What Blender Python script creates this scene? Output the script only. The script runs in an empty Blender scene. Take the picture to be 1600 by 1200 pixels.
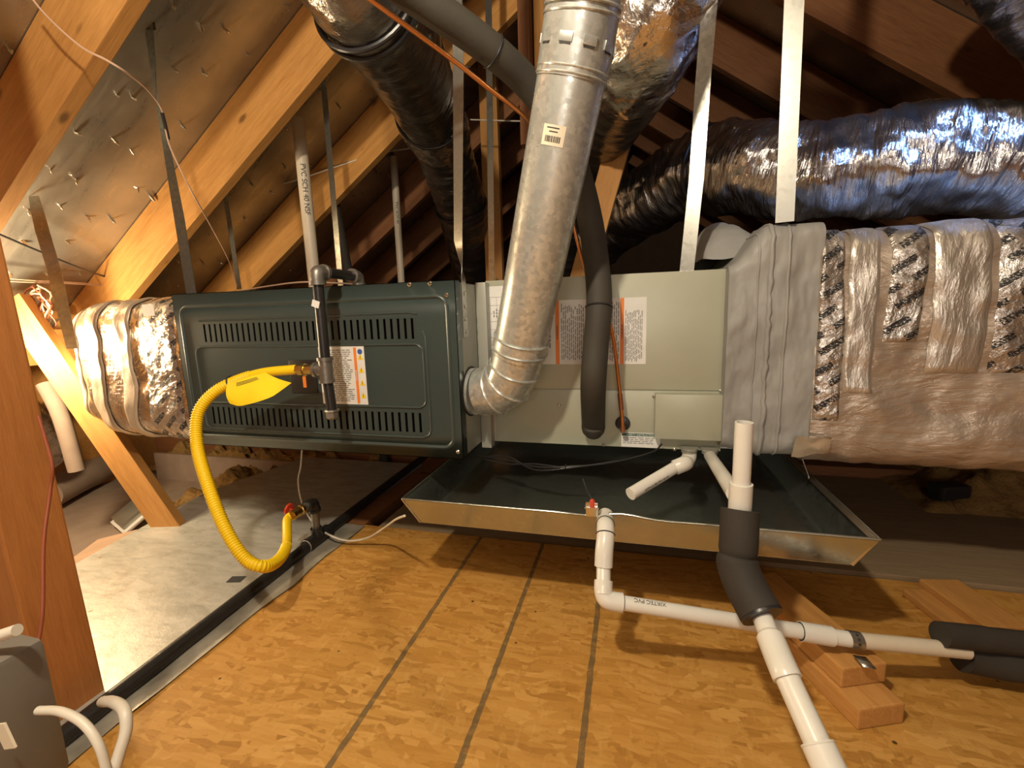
import bpy, bmesh, math, random
from mathutils import Vector, Matrix, noise
random.seed(7)
# ------------------------------------------------------------------ camera
F = 700.0; CAM = Vector((0, 0, 0.72)); GAIN = 1.0
def _basis():
    Y = Vector(((988-800)/F, -(483-600)/F, -1)).normalized()
    X = -Vector(((-1900-800)/F, -(572-600)/F, -1)); X = (X - X.dot(Y)*Y).normalized()
    return Matrix((X, Y, X.cross(Y)))
ROT = _basis()                                   # camera-to-world rotation
scn = bpy.context.scene
cd = bpy.data.cameras.new('camera'); cam = bpy.data.objects.new('camera', cd)
scn.collection.objects.link(cam); scn.camera = cam
cd.sensor_width = 36; cd.lens = F/1600*36; cd.clip_start = 0.02
cam.matrix_world = Matrix.Translation(CAM) @ ROT.to_4x4()
# ------------------------------------------------------------------ world, lights, exposure
w = bpy.data.worlds.new('world'); scn.world = w; w.use_nodes = True
w.node_tree.nodes['Background'].inputs[0].default_value = (0.25, 0.35, 0.6, 1)
w.node_tree.nodes['Background'].inputs[1].default_value = 0.05
def light(name, kind, loc, power, col, size=0.05, rot=None, size_y=None):
    l = bpy.data.lights.new(name, kind); l.energy = power; l.color = col
    if kind == 'AREA':
        l.size = size
        if size_y: l.shape = 'RECTANGLE'; l.size_y = size_y
    else: l.shadow_soft_size = size
    o = bpy.data.objects.new(name, l); scn.collection.objects.link(o); o.location = loc
    if rot: o.rotation_euler = rot
    return o
light('ceiling_bulb_light', 'POINT', (-0.36, -0.06, 1.64), 38, (1.0, 0.86, 0.65), 0.035)
light('work_lamp_light', 'POINT', (-1.97, 0.93, 0.66), 17, (1.0, 0.80, 0.50), 0.05)
lo = light('cool_led_light', 'SPOT', (.95, 1.05, 1.45), 13, (0.22, 0.45, 1.0), 0.03,
      rot=(Vector((.80, 1.5, 1.12))-Vector((.95, 1.05, 1.45))).to_track_quat('-Z', 'Y').to_euler())
lo.data.spot_size = math.radians(84); lo.data.spot_blend = .7
light('added_fill_light', 'AREA', (.3, -2.2, 1.0), 9, (1.0, .90, .78), 1.1, rot=(math.radians(90), 0, 0))  # unseen fill added behind the camera to lift the shadows
vs = scn.view_settings; vs.view_transform = 'Standard'; vs.look = 'None'; vs.gamma = 1; vs.use_curve_mapping = False
vs.exposure = 1.0
# ------------------------------------------------------------------ helpers
def ray(px, py): return ROT @ Vector(((px-800)/F, -(py-600)/F, -1))
def P(px, py, x=None, y=None, z=None):           # measured point on a plane of the place
    d = ray(px, py)
    t = (x-CAM.x)/d.x if x is not None else (y-CAM.y)/d.y if y is not None else (z-CAM.z)/d.z
    return CAM + d*t
def Q(px, py, zc): return CAM + ray(px, py)*zc
col = scn.collection
NEWSEED = [0]
class MB:
    def __init__(s): s.v = []; s.f = []; s.uv = []; s.sm = []
    def add(s, vs_, fs, uvs=None, smooth=False):
        b = len(s.v); s.v += [tuple(v) for v in vs_]
        for i, f in enumerate(fs):
            s.f.append(tuple(b+k for k in f)); s.sm.append(smooth)
            s.uv.append([uvs[k] for k in f] if uvs else [(0, 0)]*len(f))
        return s
    def box(s, x0, x1, y0, y1, z0, z1, bev=0.0):
        if bev <= 0:
            vv = [(x, y, z) for x in (x0, x1) for y in (y0, y1) for z in (z0, z1)]
            return s.add(vv, [(0,1,3,2),(4,6,7,5),(0,4,5,1),(2,3,7,6),(0,2,6,4),(1,5,7,3)])
        bm = bmesh.new(); bmesh.ops.create_cube(bm, size=1)
        for v in bm.verts:
            v.co = Vector(((x0+x1)/2+v.co.x*(x1-x0), (y0+y1)/2+v.co.y*(y1-y0), (z0+z1)/2+v.co.z*(z1-z0)))
        bmesh.ops.bevel(bm, geom=bm.edges[:], offset=bev, segments=2, affect='EDGES', profile=0.6)
        bm.verts.index_update()
        s.add([v.co.copy() for v in bm.verts], [[v.index for v in f.verts] for f in bm.faces]); bm.free()
        return s
    def obox(s, c, ax, ay, az, hx, hy, hz, bev=0.0):
        t = MB().box(-hx, hx, -hy, hy, -hz, hz, bev)
        return s.add([Vector(c)+Vector(ax)*v[0]+Vector(ay)*v[1]+Vector(az)*v[2] for v in t.v], t.f)
    def tube(s, path, r, seg=16, caps=True, disp=None, u0=0):
        path = [Vector(p) for p in path]; n = len(path)
        rr = r if isinstance(r, (list, tuple)) else [r]*n
        T = [(path[min(i+1, n-1)]-path[max(i-1, 0)]).normalized() for i in range(n)]
        N = T[0].orthogonal().normalized() if abs(T[0].z) > .9 else T[0].cross(Vector((0, 0, 1))).normalized()
        vv = []; uv = []; L = u0
        for i in range(n):
            if i: L += (path[i]-path[i-1]).length
            N = (N - T[i]*N.dot(T[i])).normalized(); B = T[i].cross(N)
            for k in range(seg+1):
                a = 2*math.pi*k/seg; d = N*math.cos(a)+B*math.sin(a)
                ra = rr[i]
                if disp: ra += disp(path[i]+d*ra, L, a if k < seg else 0.0)
                vv.append(path[i]+d*ra); uv.append((L, k/seg*2*math.pi*rr[i]))
        m = seg+1
        fs = [(i*m+k, i*m+k+1, (i+1)*m+k+1, (i+1)*m+k) for i in range(n-1) for k in range(seg)]
        s.add(vv, fs, uv, True)
        if caps:
            for i, fl in ((0, True), (n-1, False)):
                ring = [vv[i*m+k] for k in range(seg)]
                if rr[i] > 1e-5: s.add(ring, [tuple(range(seg))[::1 if not fl else -1]])
        return s
    def ring(s, c, axis, r, minor, seg=24, ms=8):   # torus
        axis = Vector(axis).normalized(); N = axis.orthogonal().normalized(); B = axis.cross(N)
        vv = []
        for i in range(seg):
            a = 2*math.pi*i/seg; d = N*math.cos(a)+B*math.sin(a)
            for k in range(ms):
                b = 2*math.pi*k/ms; vv.append(Vector(c)+d*(r+minor*math.cos(b))+axis*minor*math.sin(b))
        return s.add(vv, [(i*ms+k, ((i+1) % seg)*ms+k, ((i+1) % seg)*ms+(k+1) % ms, i*ms+(k+1) % ms) for i in range(seg) for k in range(ms)], None, True)
    def lathe(s, c, axis, prof, seg=20):            # prof: (distance along axis, radius)
        axis = Vector(axis).normalized()
        N = axis.orthogonal().normalized(); B = axis.cross(N); vv = []
        for (h, r) in prof:
            for k in range(seg):
                a = 2*math.pi*k/seg; vv.append(Vector(c)+axis*h+(N*math.cos(a)+B*math.sin(a))*r)
        n = len(prof)
        fs = [(i*seg+k, i*seg+(k+1) % seg, (i+1)*seg+(k+1) % seg, (i+1)*seg+k) for i in range(n-1) for k in range(seg)]
        fs += [tuple(range(seg))[::-1], tuple((n-1)*seg+k for k in range(seg))]
        return s.add(vv, fs)
    def grid(s, fn, nu, nv, smooth=True, uvf=None):
        vv = []; uv = []
        for i in range(nu+1):
            for j in range(nv+1):
                vv.append(fn(i/nu, j/nv)); uv.append(uvf(i/nu, j/nv) if uvf else (i/nu, j/nv))
        m = nv+1
        return s.add(vv, [(i*m+j, (i+1)*m+j, (i+1)*m+j+1, i*m+j+1) for i in range(nu) for j in range(nv)], uv, smooth)
    def build(s, name, mat, parent=None, smooth=None):
        me = bpy.data.meshes.new(name); me.from_pydata(s.v, [], s.f)
        ul = me.uv_layers.new(name='UVMap'); i = 0
        for u in s.uv:
            for c in u: ul.data[i].uv = c; i += 1
        me.polygons.foreach_set('use_smooth', [True]*len(s.f) if smooth else s.sm if smooth is None else [False]*len(s.f))
        if smooth == 'auto' or smooth is True:
            pass
        me.materials.append(mat); me.update()
        o = bpy.data.objects.new(name, me); col.objects.link(o)
        if parent: o.parent = parent
        return o
def autosmooth(o, ang=35):
    me = o.data
    me.polygons.foreach_set('use_smooth', [True]*len(me.polygons))
    bm = bmesh.new(); bm.from_mesh(me)
    bmesh.ops.remove_doubles(bm, verts=bm.verts, dist=1e-6)
    for e in bm.edges:
        if len(e.link_faces) == 2 and e.calc_face_angle(0) > math.radians(ang): e.smooth = False
    bm.to_mesh(me); bm.free(); return o
def rebase(o):                                      # origin to the base of a one-mesh thing
    me = o.data; n = len(me.vertices)
    xs = [v.co for v in me.vertices]
    c = Vector(((min(v.x for v in xs)+max(v.x for v in xs))/2, (min(v.y for v in xs)+max(v.y for v in xs))/2, min(v.z for v in xs)))
    me.transform(Matrix.Translation(-c)); o.location = c
def tag(o, label, cat, group=None, kind=None):
    o['label'] = label; o['category'] = cat
    if group: o['group'] = group
    if kind: o['kind'] = kind
    if o.type == 'MESH' and o.location.length == 0 and o.rotation_euler.x == 0: rebase(o)
    return o
def thing(name, label, cat, loc, group=None):
    o = bpy.data.objects.new(name, None); col.objects.link(o); o.empty_display_size = .05
    o.location = loc; o['label'] = label; o['category'] = cat
    if group: o['group'] = group
    return o
def part(mb, name, mat, t, label=None, smooth=None, auto=True):
    """mesh built in world coordinates, parented to the thing (or to one of its parts)"""
    o = mb.build(name, mat, None, smooth)
    off = Vector(); q = t
    while q is not None: off += q.location; q = q.parent
    o.data.transform(Matrix.Translation(-off)); o.parent = t
    if auto and smooth is None: autosmooth(o)
    if label: o['label'] = label
    return o
def struct(name, mb, mat):
    o = mb.build(name, mat); o['kind'] = 'structure'; return o
def smoothpath(pts, n=8):
    pts = [Vector(p) for p in pts]; out = []
    q = [pts[0]*2-pts[1]]+pts+[pts[-1]*2-pts[-2]]
    for i in range(1, len(q)-2):
        p0, p1, p2, p3 = q[i-1:i+3]
        for k in range(n):
            t = k/n
            out.append(0.5*((2*p1)+(p2-p0)*t+(2*p0-5*p1+4*p2-p3)*t*t+(3*p1-3*p2+p3-p0)*t**3))
    out.append(pts[-1]); return out
def resample(path, step):
    out = [path[0].copy()]; need = step
    for a, b in zip(path, path[1:]):
        L = (b-a).length; d = 0.0
        while L-d >= need: d += need; out.append(a.lerp(b, d/L)); need = step
        need -= L-d
    return out
def beam(name, p0, p1, w, h, mat, label, cat, up=(0, 0, 1), group=None, kind=None, bev=.002, ext=None):
    """board from p0 to p1; w across, h along 'up'. Local X is the grain."""
    p0 = Vector(p0); p1 = Vector(p1); X = (p1-p0); L = X.length; X.normalize()
    Z = Vector(up); Z = (Z-X*Z.dot(X)).normalized(); Y = Z.cross(X)
    o = MB().box(0, L, -w/2, w/2, -h/2, h/2, bev).build(name, mat)
    o.matrix_world = Matrix.Translation(p0) @ Matrix((X, Y, Z)).transposed().to_4x4()
    o['label'] = label; o['category'] = cat
    if group: o['group'] = group
    if kind: o['kind'] = kind
    return o
def lettering(txt, size, origin, right, up, mat, t, name='lettering', depth=.0004):
    cu = bpy.data.curves.new('txt', 'FONT'); cu.body = txt; cu.size = size; cu.extrude = depth/2
    cu.align_x = 'CENTER'; cu.align_y = 'CENTER'
    ob = bpy.data.objects.new('txt', cu); col.objects.link(ob)
    dg = bpy.context.evaluated_depsgraph_get(); me = bpy.data.meshes.new_from_object(ob.evaluated_get(dg))
    bpy.data.objects.remove(ob); bpy.data.curves.remove(cu)
    R_ = Vector(right).normalized(); U = Vector(up).normalized(); N = R_.cross(U)
    M = Matrix((R_, U, N)).transposed().to_4x4(); M.translation = Vector(origin)
    me.transform(M); off = Vector(); q = t
    while q is not None: off += q.location; q = q.parent
    me.transform(Matrix.Translation(-off)); me.name = name; me.materials.clear(); me.materials.append(mat)
    o = bpy.data.objects.new(name, me); col.objects.link(o); o.parent = t; return o
# ------------------------------------------------------------------ materials
class NT:
    def __init__(s, name):
        s.m = bpy.data.materials.new(name); s.m.use_nodes = True; s.t = s.m.node_tree
        s.b = s.t.nodes['Principled BSDF']; s.tc = s.t.nodes.new('ShaderNodeTexCoord')
    def n(s, ty, **k):
        nd = s.t.nodes.new('ShaderNode'+ty)
        for a, v in k.items(): setattr(nd, a, v)
        return nd
    def l(s, a, b): s.t.links.new(a, b)
    def map(s, scale=(1, 1, 1), rot=(0, 0, 0), src='Object', loc=(0, 0, 0)):
        m = s.n('Mapping'); m.inputs['Scale'].default_value = scale; m.inputs['Rotation'].default_value = rot
        m.inputs['Location'].default_value = loc
        s.l(s.tc.outputs[src], m.inputs['Vector']); return m.outputs[0]
    def noise(s, vec, scale, detail=4, rough=.55, dist=0):
        n = s.n('TexNoise'); n.inputs['Scale'].default_value = scale; n.inputs['Detail'].default_value = detail
        n.inputs['Roughness'].default_value = rough; n.inputs['Distortion'].default_value = dist
        s.l(vec, n.inputs['Vector']); return n.outputs['Fac']
    def vor(s, vec, scale, feat='F1', out='Distance'):
        n = s.n('TexVoronoi', feature=feat); n.inputs['Scale'].default_value = scale
        s.l(vec, n.inputs['Vector']); return n.outputs[out]
    def ramp(s, fac, stops, interp='LINEAR'):
        r = s.n('ValToRGB'); r.color_ramp.interpolation = interp
        e = r.color_ramp.elements
        while len(e) < len(stops): e.new(.5)
        for i, (p, c) in enumerate(stops):
            e[i].position = p; e[i].color = (c[0], c[1], c[2], 1) if isinstance(c, tuple) else (c, c, c, 1)
        s.l(fac, r.inputs[0]); return r.outputs[0]
    def mix(s, fac, a, b, mode='MIX'):
        m = s.n('Mix', data_type='RGBA', blend_type=mode)
        for v, i in ((fac, 0), (a, 6), (b, 7)):
            if hasattr(v, 'links'): s.l(v, m.inputs[i])
            elif i == 0: m.inputs[0].default_value = v
            else: m.inputs[i].default_value = (v[0], v[1], v[2], 1)
        return m.outputs[2]
    def math(s, op, a, b=None, c=None):
        m = s.n('Math', operation=op)
        for i, v in enumerate((a, b, c)):
            if v is None: continue
            if hasattr(v, 'links'): s.l(v, m.inputs[i])
            else: m.inputs[i].default_value = v
        return m.outputs[0]
    def bump(s, h, strength=.3, dist=.005, prev=None):
        b = s.n('Bump'); b.inputs['Strength'].default_value = strength; b.inputs['Distance'].default_value = dist
        s.l(h, b.inputs['Height'])
        if prev is not None: s.l(prev, b.inputs['Normal'])
        return b.outputs[0]
    def set(s, color=None, rough=None, metal=None, normal=None, spec=None, emit=None, coat=None):
        for key, v in (('Base Color', color), ('Roughness', rough), ('Metallic', metal), ('Normal', normal), ('Specular IOR Level', spec), ('Coat Weight', coat)):
            if v is None: continue
            if hasattr(v, 'links'): s.l(v, s.b.inputs[key])
            elif key == 'Base Color': s.b.inputs[key].default_value = (v[0], v[1], v[2], 1)
            else: s.b.inputs[key].default_value = v
        return s.m
def plain(name, c, rough=.5, metal=0, bumpscale=None, bs=.15, spec=.5, var=.12):
    t = NT(name); v = t.map(); n = t.noise(v, 9, 5)
    a = tuple(x*(1-var) for x in c); b = tuple(min(1, x*(1+var)) for x in c)
    nr = t.bump(t.noise(v, bumpscale or 60, 3), bs, .002)
    return t.set(t.ramp(n, [(.3, a), (.7, b)]), rough, metal, nr, spec)
def wood(name, dark, light_, rough=.65, sc=1.0, knots=True):
    t = NT(name); inf = t.n('ObjectInfo')
    cmb = t.n('CombineXYZ'); t.l(t.math('MULTIPLY', inf.outputs['Random'], 37.0), cmb.inputs[0]); t.l(t.math('MULTIPLY', inf.outputs['Random'], 11.0), cmb.inputs[1])
    va = t.n('VectorMath', operation='ADD'); t.l(t.map((1, 1, 1)), va.inputs[0]); t.l(cmb.outputs[0], va.inputs[1])
    mp = t.n('Mapping'); mp.inputs['Scale'].default_value = (1.2*sc, 16*sc, 16*sc); t.l(va.outputs[0], mp.inputs['Vector'])
    g = t.noise(mp.outputs[0], 3.2, 8, .62, 1.2); g2 = t.noise(mp.outputs[0], 22, 4, .6)
    c = t.ramp(g, [(.28, dark), (.5, tuple((a+b)/2 for a, b in zip(dark, light_))), (.72, light_)])
    c = t.mix(.25, c, t.ramp(g2, [(.3, tuple(x*.6 for x in dark)), (.7, light_)]))
    big = t.noise(t.map(), 2.2, 3); c = t.mix(t.ramp(big, [(.35, 0.0), (.75, .35)]), c, tuple(x*.7 for x in dark))
    if knots:
        kv = t.n('Mapping'); kv.inputs['Scale'].default_value = (1.0, 2.2, 2.2); t.l(va.outputs[0], kv.inputs['Vector'])
        k = t.vor(kv.outputs[0], 4.0); c = t.mix(t.ramp(k, [(.05, .85), (.11, 0.0)]), c, tuple(x*.3 for x in dark))
    return t.set(c, rough, 0, t.bump(g2, .25, .002), .35)
M = {}
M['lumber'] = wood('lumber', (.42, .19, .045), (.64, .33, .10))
M['shaded_lumber'] = wood('shaded_lumber', (.20, .078, .030), (.33, .145, .060))  # same wood darkened: shade of right and far rafters put into the colour
M['post_wood'] = wood('post_wood', (.36, .13, .03), (.50, .20, .055), .6, knots=False)
M['grey_wood'] = wood('grey_wood', (.22, .15, .085), (.34, .25, .15), .75, knots=False)
# oriented strand board
def osb(name, lines=True):
    t = NT(name); cols = []
    base = t.map()
    wob = t.n('VectorMath', operation='ADD')
    nz = t.n('TexNoise'); nz.inputs['Scale'].default_value = 6; t.l(base, nz.inputs['Vector'])
    sc = t.n('VectorMath', operation='SCALE'); sc.inputs['Scale'].default_value = .06; t.l(nz.outputs['Color'], sc.inputs[0])
    t.l(base, wob.inputs[0]); t.l(sc.outputs[0], wob.inputs[1])
    H = []
    for i, (a, s1, s2) in enumerate(((.3, 14, 70), (1.35, 11, 60), (2.35, 15, 80))):
        m = t.n('Mapping'); m.inputs['Rotation'].default_value = (0, 0, a); m.inputs['Scale'].default_value = (s1, s2, 1); t.l(wob.outputs[0], m.inputs['Vector'])
        v = t.n('TexVoronoi', voronoi_dimensions='2D'); v.inputs['Scale'].default_value = 1.2; t.l(m.outputs[0], v.inputs['Vector'])
        bw = t.n('RGBToBW'); t.l(v.outputs['Color'], bw.inputs[0])
        m2 = t.n('Mapping'); m2.inputs['Rotation'].default_value = (0, 0, a); m2.inputs['Scale'].default_value = (6, 90, 1); t.l(base, m2.inputs['Vector'])
        g = t.noise(m2.outputs[0], 2.0, 4, .6)
        H.append(t.math('ADD', t.math('MULTIPLY', bw.outputs[0], .6), t.math('MULTIPLY', g, .4)))
    sel = t.noise(base, 16, 2)
    a = t.mix(t.ramp(sel, [(.44, 0.0), (.47, 1.0)]), t.ramp(H[0], [(0, 0.0), (1, 1.0)]), t.ramp(H[1], [(0, 0.0), (1, 1.0)]))
    sel2 = t.noise(t.map(loc=(5, 3, 0)), 20, 2)
    a = t.mix(t.ramp(sel2, [(.5, 0.0), (.53, 1.0)]), a, t.ramp(H[2], [(0, 0.0), (1, 1.0)]))
    c = t.ramp(a, [(.22, (.32, .15, .028)), (.38, (.43, .215, .045)), (.58, (.51, .27, .065)), (.8, (.60, .34, .098))])
    fine = t.noise(t.map((1, 1, 1)), 55, 6, .75, 1.5); c = t.mix(t.ramp(fine, [(.30, .55), (.42, 0.0)]), c, (.20, .085, .02))
    fine2 = t.noise(t.map((60, 14, 1), rot=(0, 0, .5)), 1.0, 5, .7); c = t.mix(t.ramp(fine2, [(.56, 0.0), (.74, .55)]), c, (.64, .39, .125))
    big = t.noise(base, 2.3, 4); c = t.mix(t.ramp(big, [(.35, 0.0), (.7, .5)]), c, (.46, .20, .03))
    dots = t.vor(t.map(loc=(1, 2, 0)), 13); c = t.mix(t.ramp(dots, [(.035, .9), (.06, 0.0)]), c, (.03, .012, .004))
    if lines:                                        # three dark grey ruled lines of dirt across the board
        sx = t.n('SeparateXYZ'); t.l(base, sx.inputs[0])
        wv = t.math('MULTIPLY', t.math('SUBTRACT', t.noise(base, 30, 3), .5), .006)
        tot = None
        for X0 in (-.469, -.263, -.073):
            d = t.math('ABSOLUTE', t.math('ADD', t.math('SUBTRACT', sx.outputs[0], X0), wv))
            lt = t.math('LESS_THAN', d, .0058)
            tot = lt if tot is None else t.math('MAXIMUM', tot, lt)
        rag = t.ramp(t.noise(base, 45, 3), [(.25, .45), (.5, .8)])
        c = t.mix(t.math('MULTIPLY', tot, rag), c, (.10, .075, .040))
    return t.set(c, .62, 0, t.bump(a, .35, .002), .3)
M['osb'] = osb('osb')
M['osb_dark'] = osb('osb_dark', False)
def foil_board(name):                                # radiant-barrier sheathing, streaky foil
    t = NT(name); v = t.map((2, 14, 2)); s = t.noise(v, 3, 6, .65, .5); s2 = t.noise(t.map(), 5, 5)
    c = t.ramp(s2, [(.3, (.34, .32, .28)), (.7, (.50, .48, .42))])
    r = t.ramp(s, [(.3, .24), (.7, .42)])
    return t.set(c, r, .80, t.bump(s, .10, .003), .5)
M['foil_board'] = foil_board('foil_sheathing')
def platform(name):
    t = NT(name); v = t.map(); s = t.noise(t.map((3, 9, 1)), 3, 6, .65, .8)
    c = t.ramp(s, [(.25, (.33, .32, .28)), (.5, (.50, .49, .44)), (.75, (.62, .60, .55))])
    br = t.noise(t.map((1, 1, 1), loc=(3, 1, 0)), 11, 6, .7); c = t.mix(t.ramp(br, [(.56, 0.0), (.72, .45)]), c, (.30, .22, .14))
    sp = t.vor(t.map(), 9); c = t.mix(t.ramp(sp, [(.03, .7), (.07, 0.0)]), c, (.28, .13, .05))
    sp2 = t.noise(t.map((4, 30, 1)), 6, 3); c = t.mix(t.ramp(sp2, [(.72, 0.0), (.76, .8)]), c, (.12, .09, .06))
    return t.set(c, .42, .35, t.bump(t.noise(v, 18, 6, .7), .35, .004), .5)
M['platform'] = platform('foil_faced_platform')
def crinkle(name, c0, c1, rough=.16, scale=14, strength=.8, metal=1.0, stretch=(1, 1, 1), rot=(0, 0, 0), src='Object', stamp=False, grid=False, dist=.012):
    t = NT(name); v = t.map(stretch, rot, src=src)
    n1 = t.noise(v, scale*.35, 5, .6, 1.5); vo = t.vor(v, scale); vo2 = t.vor(v, scale*2.7); n2 = t.noise(v, scale*3, 4, .65, 1.0)
    h = t.math('ADD', t.math('MULTIPLY', n1, .9), t.math('ADD', t.math('MULTIPLY', vo, .35), t.math('ADD', t.math('MULTIPLY', vo2, .14), t.math('MULTIPLY', n2, .22))))
    nr = t.bump(h, strength, dist)
    c = t.ramp(n1, [(.3, c0), (.7, c1)])
    if grid:                                         # scrim threads under the foil
        sx = t.n('SeparateXYZ'); t.l(t.map(), sx.inputs[0])
        a = t.math('ABSOLUTE', t.math('SUBTRACT', t.math('FRACT', t.math('DIVIDE', sx.outputs[0], .012)), .5))
        b = t.math('ABSOLUTE', t.math('SUBTRACT', t.math('FRACT', t.math('DIVIDE', sx.outputs[2], .012)), .5))
        g = t.math('MAXIMUM', t.math('GREATER_THAN', a, .43), t.math('GREATER_THAN', b, .43))
        nr = t.bump(g, .25, .001, nr)
    rr = rough; mm = metal
    if stamp:
        sx = t.n('SeparateXYZ'); t.l(t.map(rot=(0, .62, 0)), sx.inputs[0])
        vr = t.math('DIVIDE', sx.outputs[2], .034)
        row = t.math('FLOOR', vr)
        u = t.math('ADD', t.math('DIVIDE', sx.outputs[0], .085), t.math('MULTIPLY', row, .37))
        m1 = t.math('LESS_THAN', t.math('ABSOLUTE', t.math('SUBTRACT', t.math('FRACT', u), .5)), .36)
        m2 = t.math('LESS_THAN', t.math('ABSOLUTE', t.math('SUBTRACT', t.math('FRACT', vr), .5)), .21)
        tx = t.ramp(t.noise(t.map((180, 180, 420), rot=(0, .62, 0)), 1.0, 1), [(.40, 0.0), (.44, 1.0)])
        mk = t.math('MULTIPLY', t.math('MULTIPLY', m1, m2), tx)
        c = t.mix(mk, c, (.012, .012, .013))
        rr = t.ramp(mk, [(0, rough), (1, .55)]); mm = t.ramp(mk, [(0, metal), (1, 0.0)])
    return t.set(c, rr, mm, nr, .6)
M['foil'] = crinkle('foil_wrap', (.62, .58, .53), (.80, .75, .69), .20, 12, .9, metal=.95, grid=True)
M['foil_strip'] = crinkle('scrim_foil_strip', (.56, .51, .45), (.70, .65, .58), .32, 15, .8, metal=.7, grid=True, stretch=(1.6, 1, .5))
M['foil_tape'] = crinkle('foil_tape', (.52, .42, .31), (.60, .50, .38), .40, 9, .45, metal=.35, stretch=(1, 1, .5))
M['foil_stamp'] = crinkle('printed_foil', (.46, .43, .40), (.62, .58, .54), .22, 26, .8, metal=.8, stamp=True)
M['scrim'] = crinkle('scrim_foil', (.46, .38, .31), (.60, .51, .42), .36, 16, .8, metal=.6, grid=True, stretch=(.6, 1, 1.6))
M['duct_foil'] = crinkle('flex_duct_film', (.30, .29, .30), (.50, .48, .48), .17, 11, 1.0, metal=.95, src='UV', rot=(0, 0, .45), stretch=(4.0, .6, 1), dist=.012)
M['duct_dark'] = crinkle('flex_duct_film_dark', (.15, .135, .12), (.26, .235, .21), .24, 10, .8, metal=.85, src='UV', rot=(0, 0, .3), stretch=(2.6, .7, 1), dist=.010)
M['mastic'] = plain('grey_mastic', (.30, .295, .28), .55, 0, 14, .7)
M['door_paint'] = plain('slate_green_paint', (.040, .056, .053), .33, 0, 220, .06, .5, .05)
M['cab_paint'] = plain('sage_grey_paint', (.41, .415, .32), .36, .15, 200, .05, .5, .04)
M['cab_grey'] = plain('grey_casing_paint', (.32, .32, .275), .36, .2, 200, .05, .5, .05)
M['dark_inside'] = plain('dark_interior', (.012, .012, .012), .8)
def galv(name, c0, c1, rough=.27, metal=.92):
    t = NT(name); v = t.map(); vo = t.vor(v, 110, out='Color'); bw = t.n('RGBToBW'); t.l(vo, bw.inputs[0])
    n = t.noise(v, 26, 5, .6)
    f = t.math('ADD', t.math('MULTIPLY', bw.outputs[0], .45), t.math('MULTIPLY', n, .55))
    return t.set(t.ramp(f, [(.3, c0), (.7, c1)]), t.ramp(f, [(.3, rough+.12), (.7, rough)]), metal, t.bump(n, .05, .002), .5)
M['galv'] = galv('galvanised_steel', (.46, .48, .45), (.74, .76, .72), .26, .62)
M['pan_steel'] = galv('pan_steel', (.50, .53, .50), (.54, .57, .53), .15, .95)
M['strap'] = galv('strap_steel', (.36, .36, .33), (.48, .48, .44), .28)
M['strap_dark'] = galv('dark_strap_steel', (.16, .18, .17), (.24, .26, .25), .35)  # darker copy of the strap steel, dark reflections put into its colour
M['bright'] = plain('bright_zinc', (.75, .74, .70), .22, 1)
M['pvc'] = plain('white_pvc', (.72, .70, .64), .28, 0, 30, .03, .5, .03)
M['cream_pvc'] = plain('cream_pvc', (.62, .54, .42), .45, 0, 30, .05, .5, .06)
M['foam'] = plain('black_foam', (.036, .030, .024), .75, 0, 90, .25, .35, .15)
M['foam_far'] = plain('charcoal_foam', (.046, .040, .031), .7, 0, 90, .25, .4, .15)
M['blk_iron'] = plain('black_iron', (.030, .028, .027), .36, .35, 120, .2, .5, .2)
M['cast'] = plain('cast_iron', (.24, .225, .20), .42, .75, 90, .35, .5, .2)
M['brass'] = plain('brass', (.62, .46, .18), .28, 1)
def ribs_yellow():
    t = NT('yellow_hose_jacket'); v = t.map(src='UV'); sx = t.n('SeparateXYZ'); t.l(v, sx.inputs[0])
    return t.set((.90, .60, .008), .38, 0, t.bump(t.noise(t.map(), 60, 3), .05, .002), .5)
M['yellow'] = ribs_yellow()
M['yellow_tag'] = plain('yellow_tag', (.92, .66, .015), .45)
M['copper'] = plain('copper', (.72, .31, .12), .30, 1, 80, .1)
M['copper_dull'] = plain('tarnished_copper', (.42, .18, .09), .42, .9, 60, .3, .5, .3)
M['red'] = plain('red_plastic', (.55, .05, .02), .4)
M['orange'] = plain('orange_print', (.80, .22, .03), .5)
M['paper'] = plain('white_paper_label', (.74, .73, .70), .45)
M['cream_label'] = plain('cream_label', (.76, .68, .52), .5)
M['ink'] = plain('black_ink', (.03, .03, .03), .6)
M['grey_ink'] = plain('grey_ink', (.20, .20, .20), .6)
M['green_ink'] = plain('green_ink', (.02, .10, .07), .6)
M['blue_ink'] = plain('blue_ink', (.03, .10, .35), .6)
M['wire_white'] = plain('white_cable', (.66, .60, .50), .45)
M['wire_pink'] = plain('tan_cable', (.52, .34, .24), .5)
M['wire_red'] = plain('brown_red_cable', (.28, .07, .03), .4)
M['wire_black'] = plain('black_cable', (.02, .02, .022), .35)
M['grey_plastic'] = plain('grey_box_paint', (.17, .155, .13), .45)
M['steel_box'] = plain('steel_box', (.40, .40, .36), .35, .8)
M['drywall'] = plain('drywall_paper', (.36, .27, .21), .85, 0, 30, .2)
M['cardboard'] = plain('cardboard', (.46, .30, .20), .8)
def insul(name, a, b):
    t = NT(name); v = t.map(); n = t.noise(v, 16, 8, .75, .5)
    return t.set(t.ramp(n, [(.3, a), (.52, b), (.72, tuple(min(1, x*1.3) for x in b))]), .95, 0, t.bump(n, 1, .02), .1)
M['insul'] = insul('glass_wool', (.10, .045, .015), (.36, .22, .08))
M['tape_grey'] = plain('grey_duct_tape', (.36, .33, .27), .4, .3, 40, .7, .5, .4)
M['far_wall'] = plain('gable_darkness', (.10, .06, .035), .8)  # dark colour stands for the darkness the attic runs off into
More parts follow.
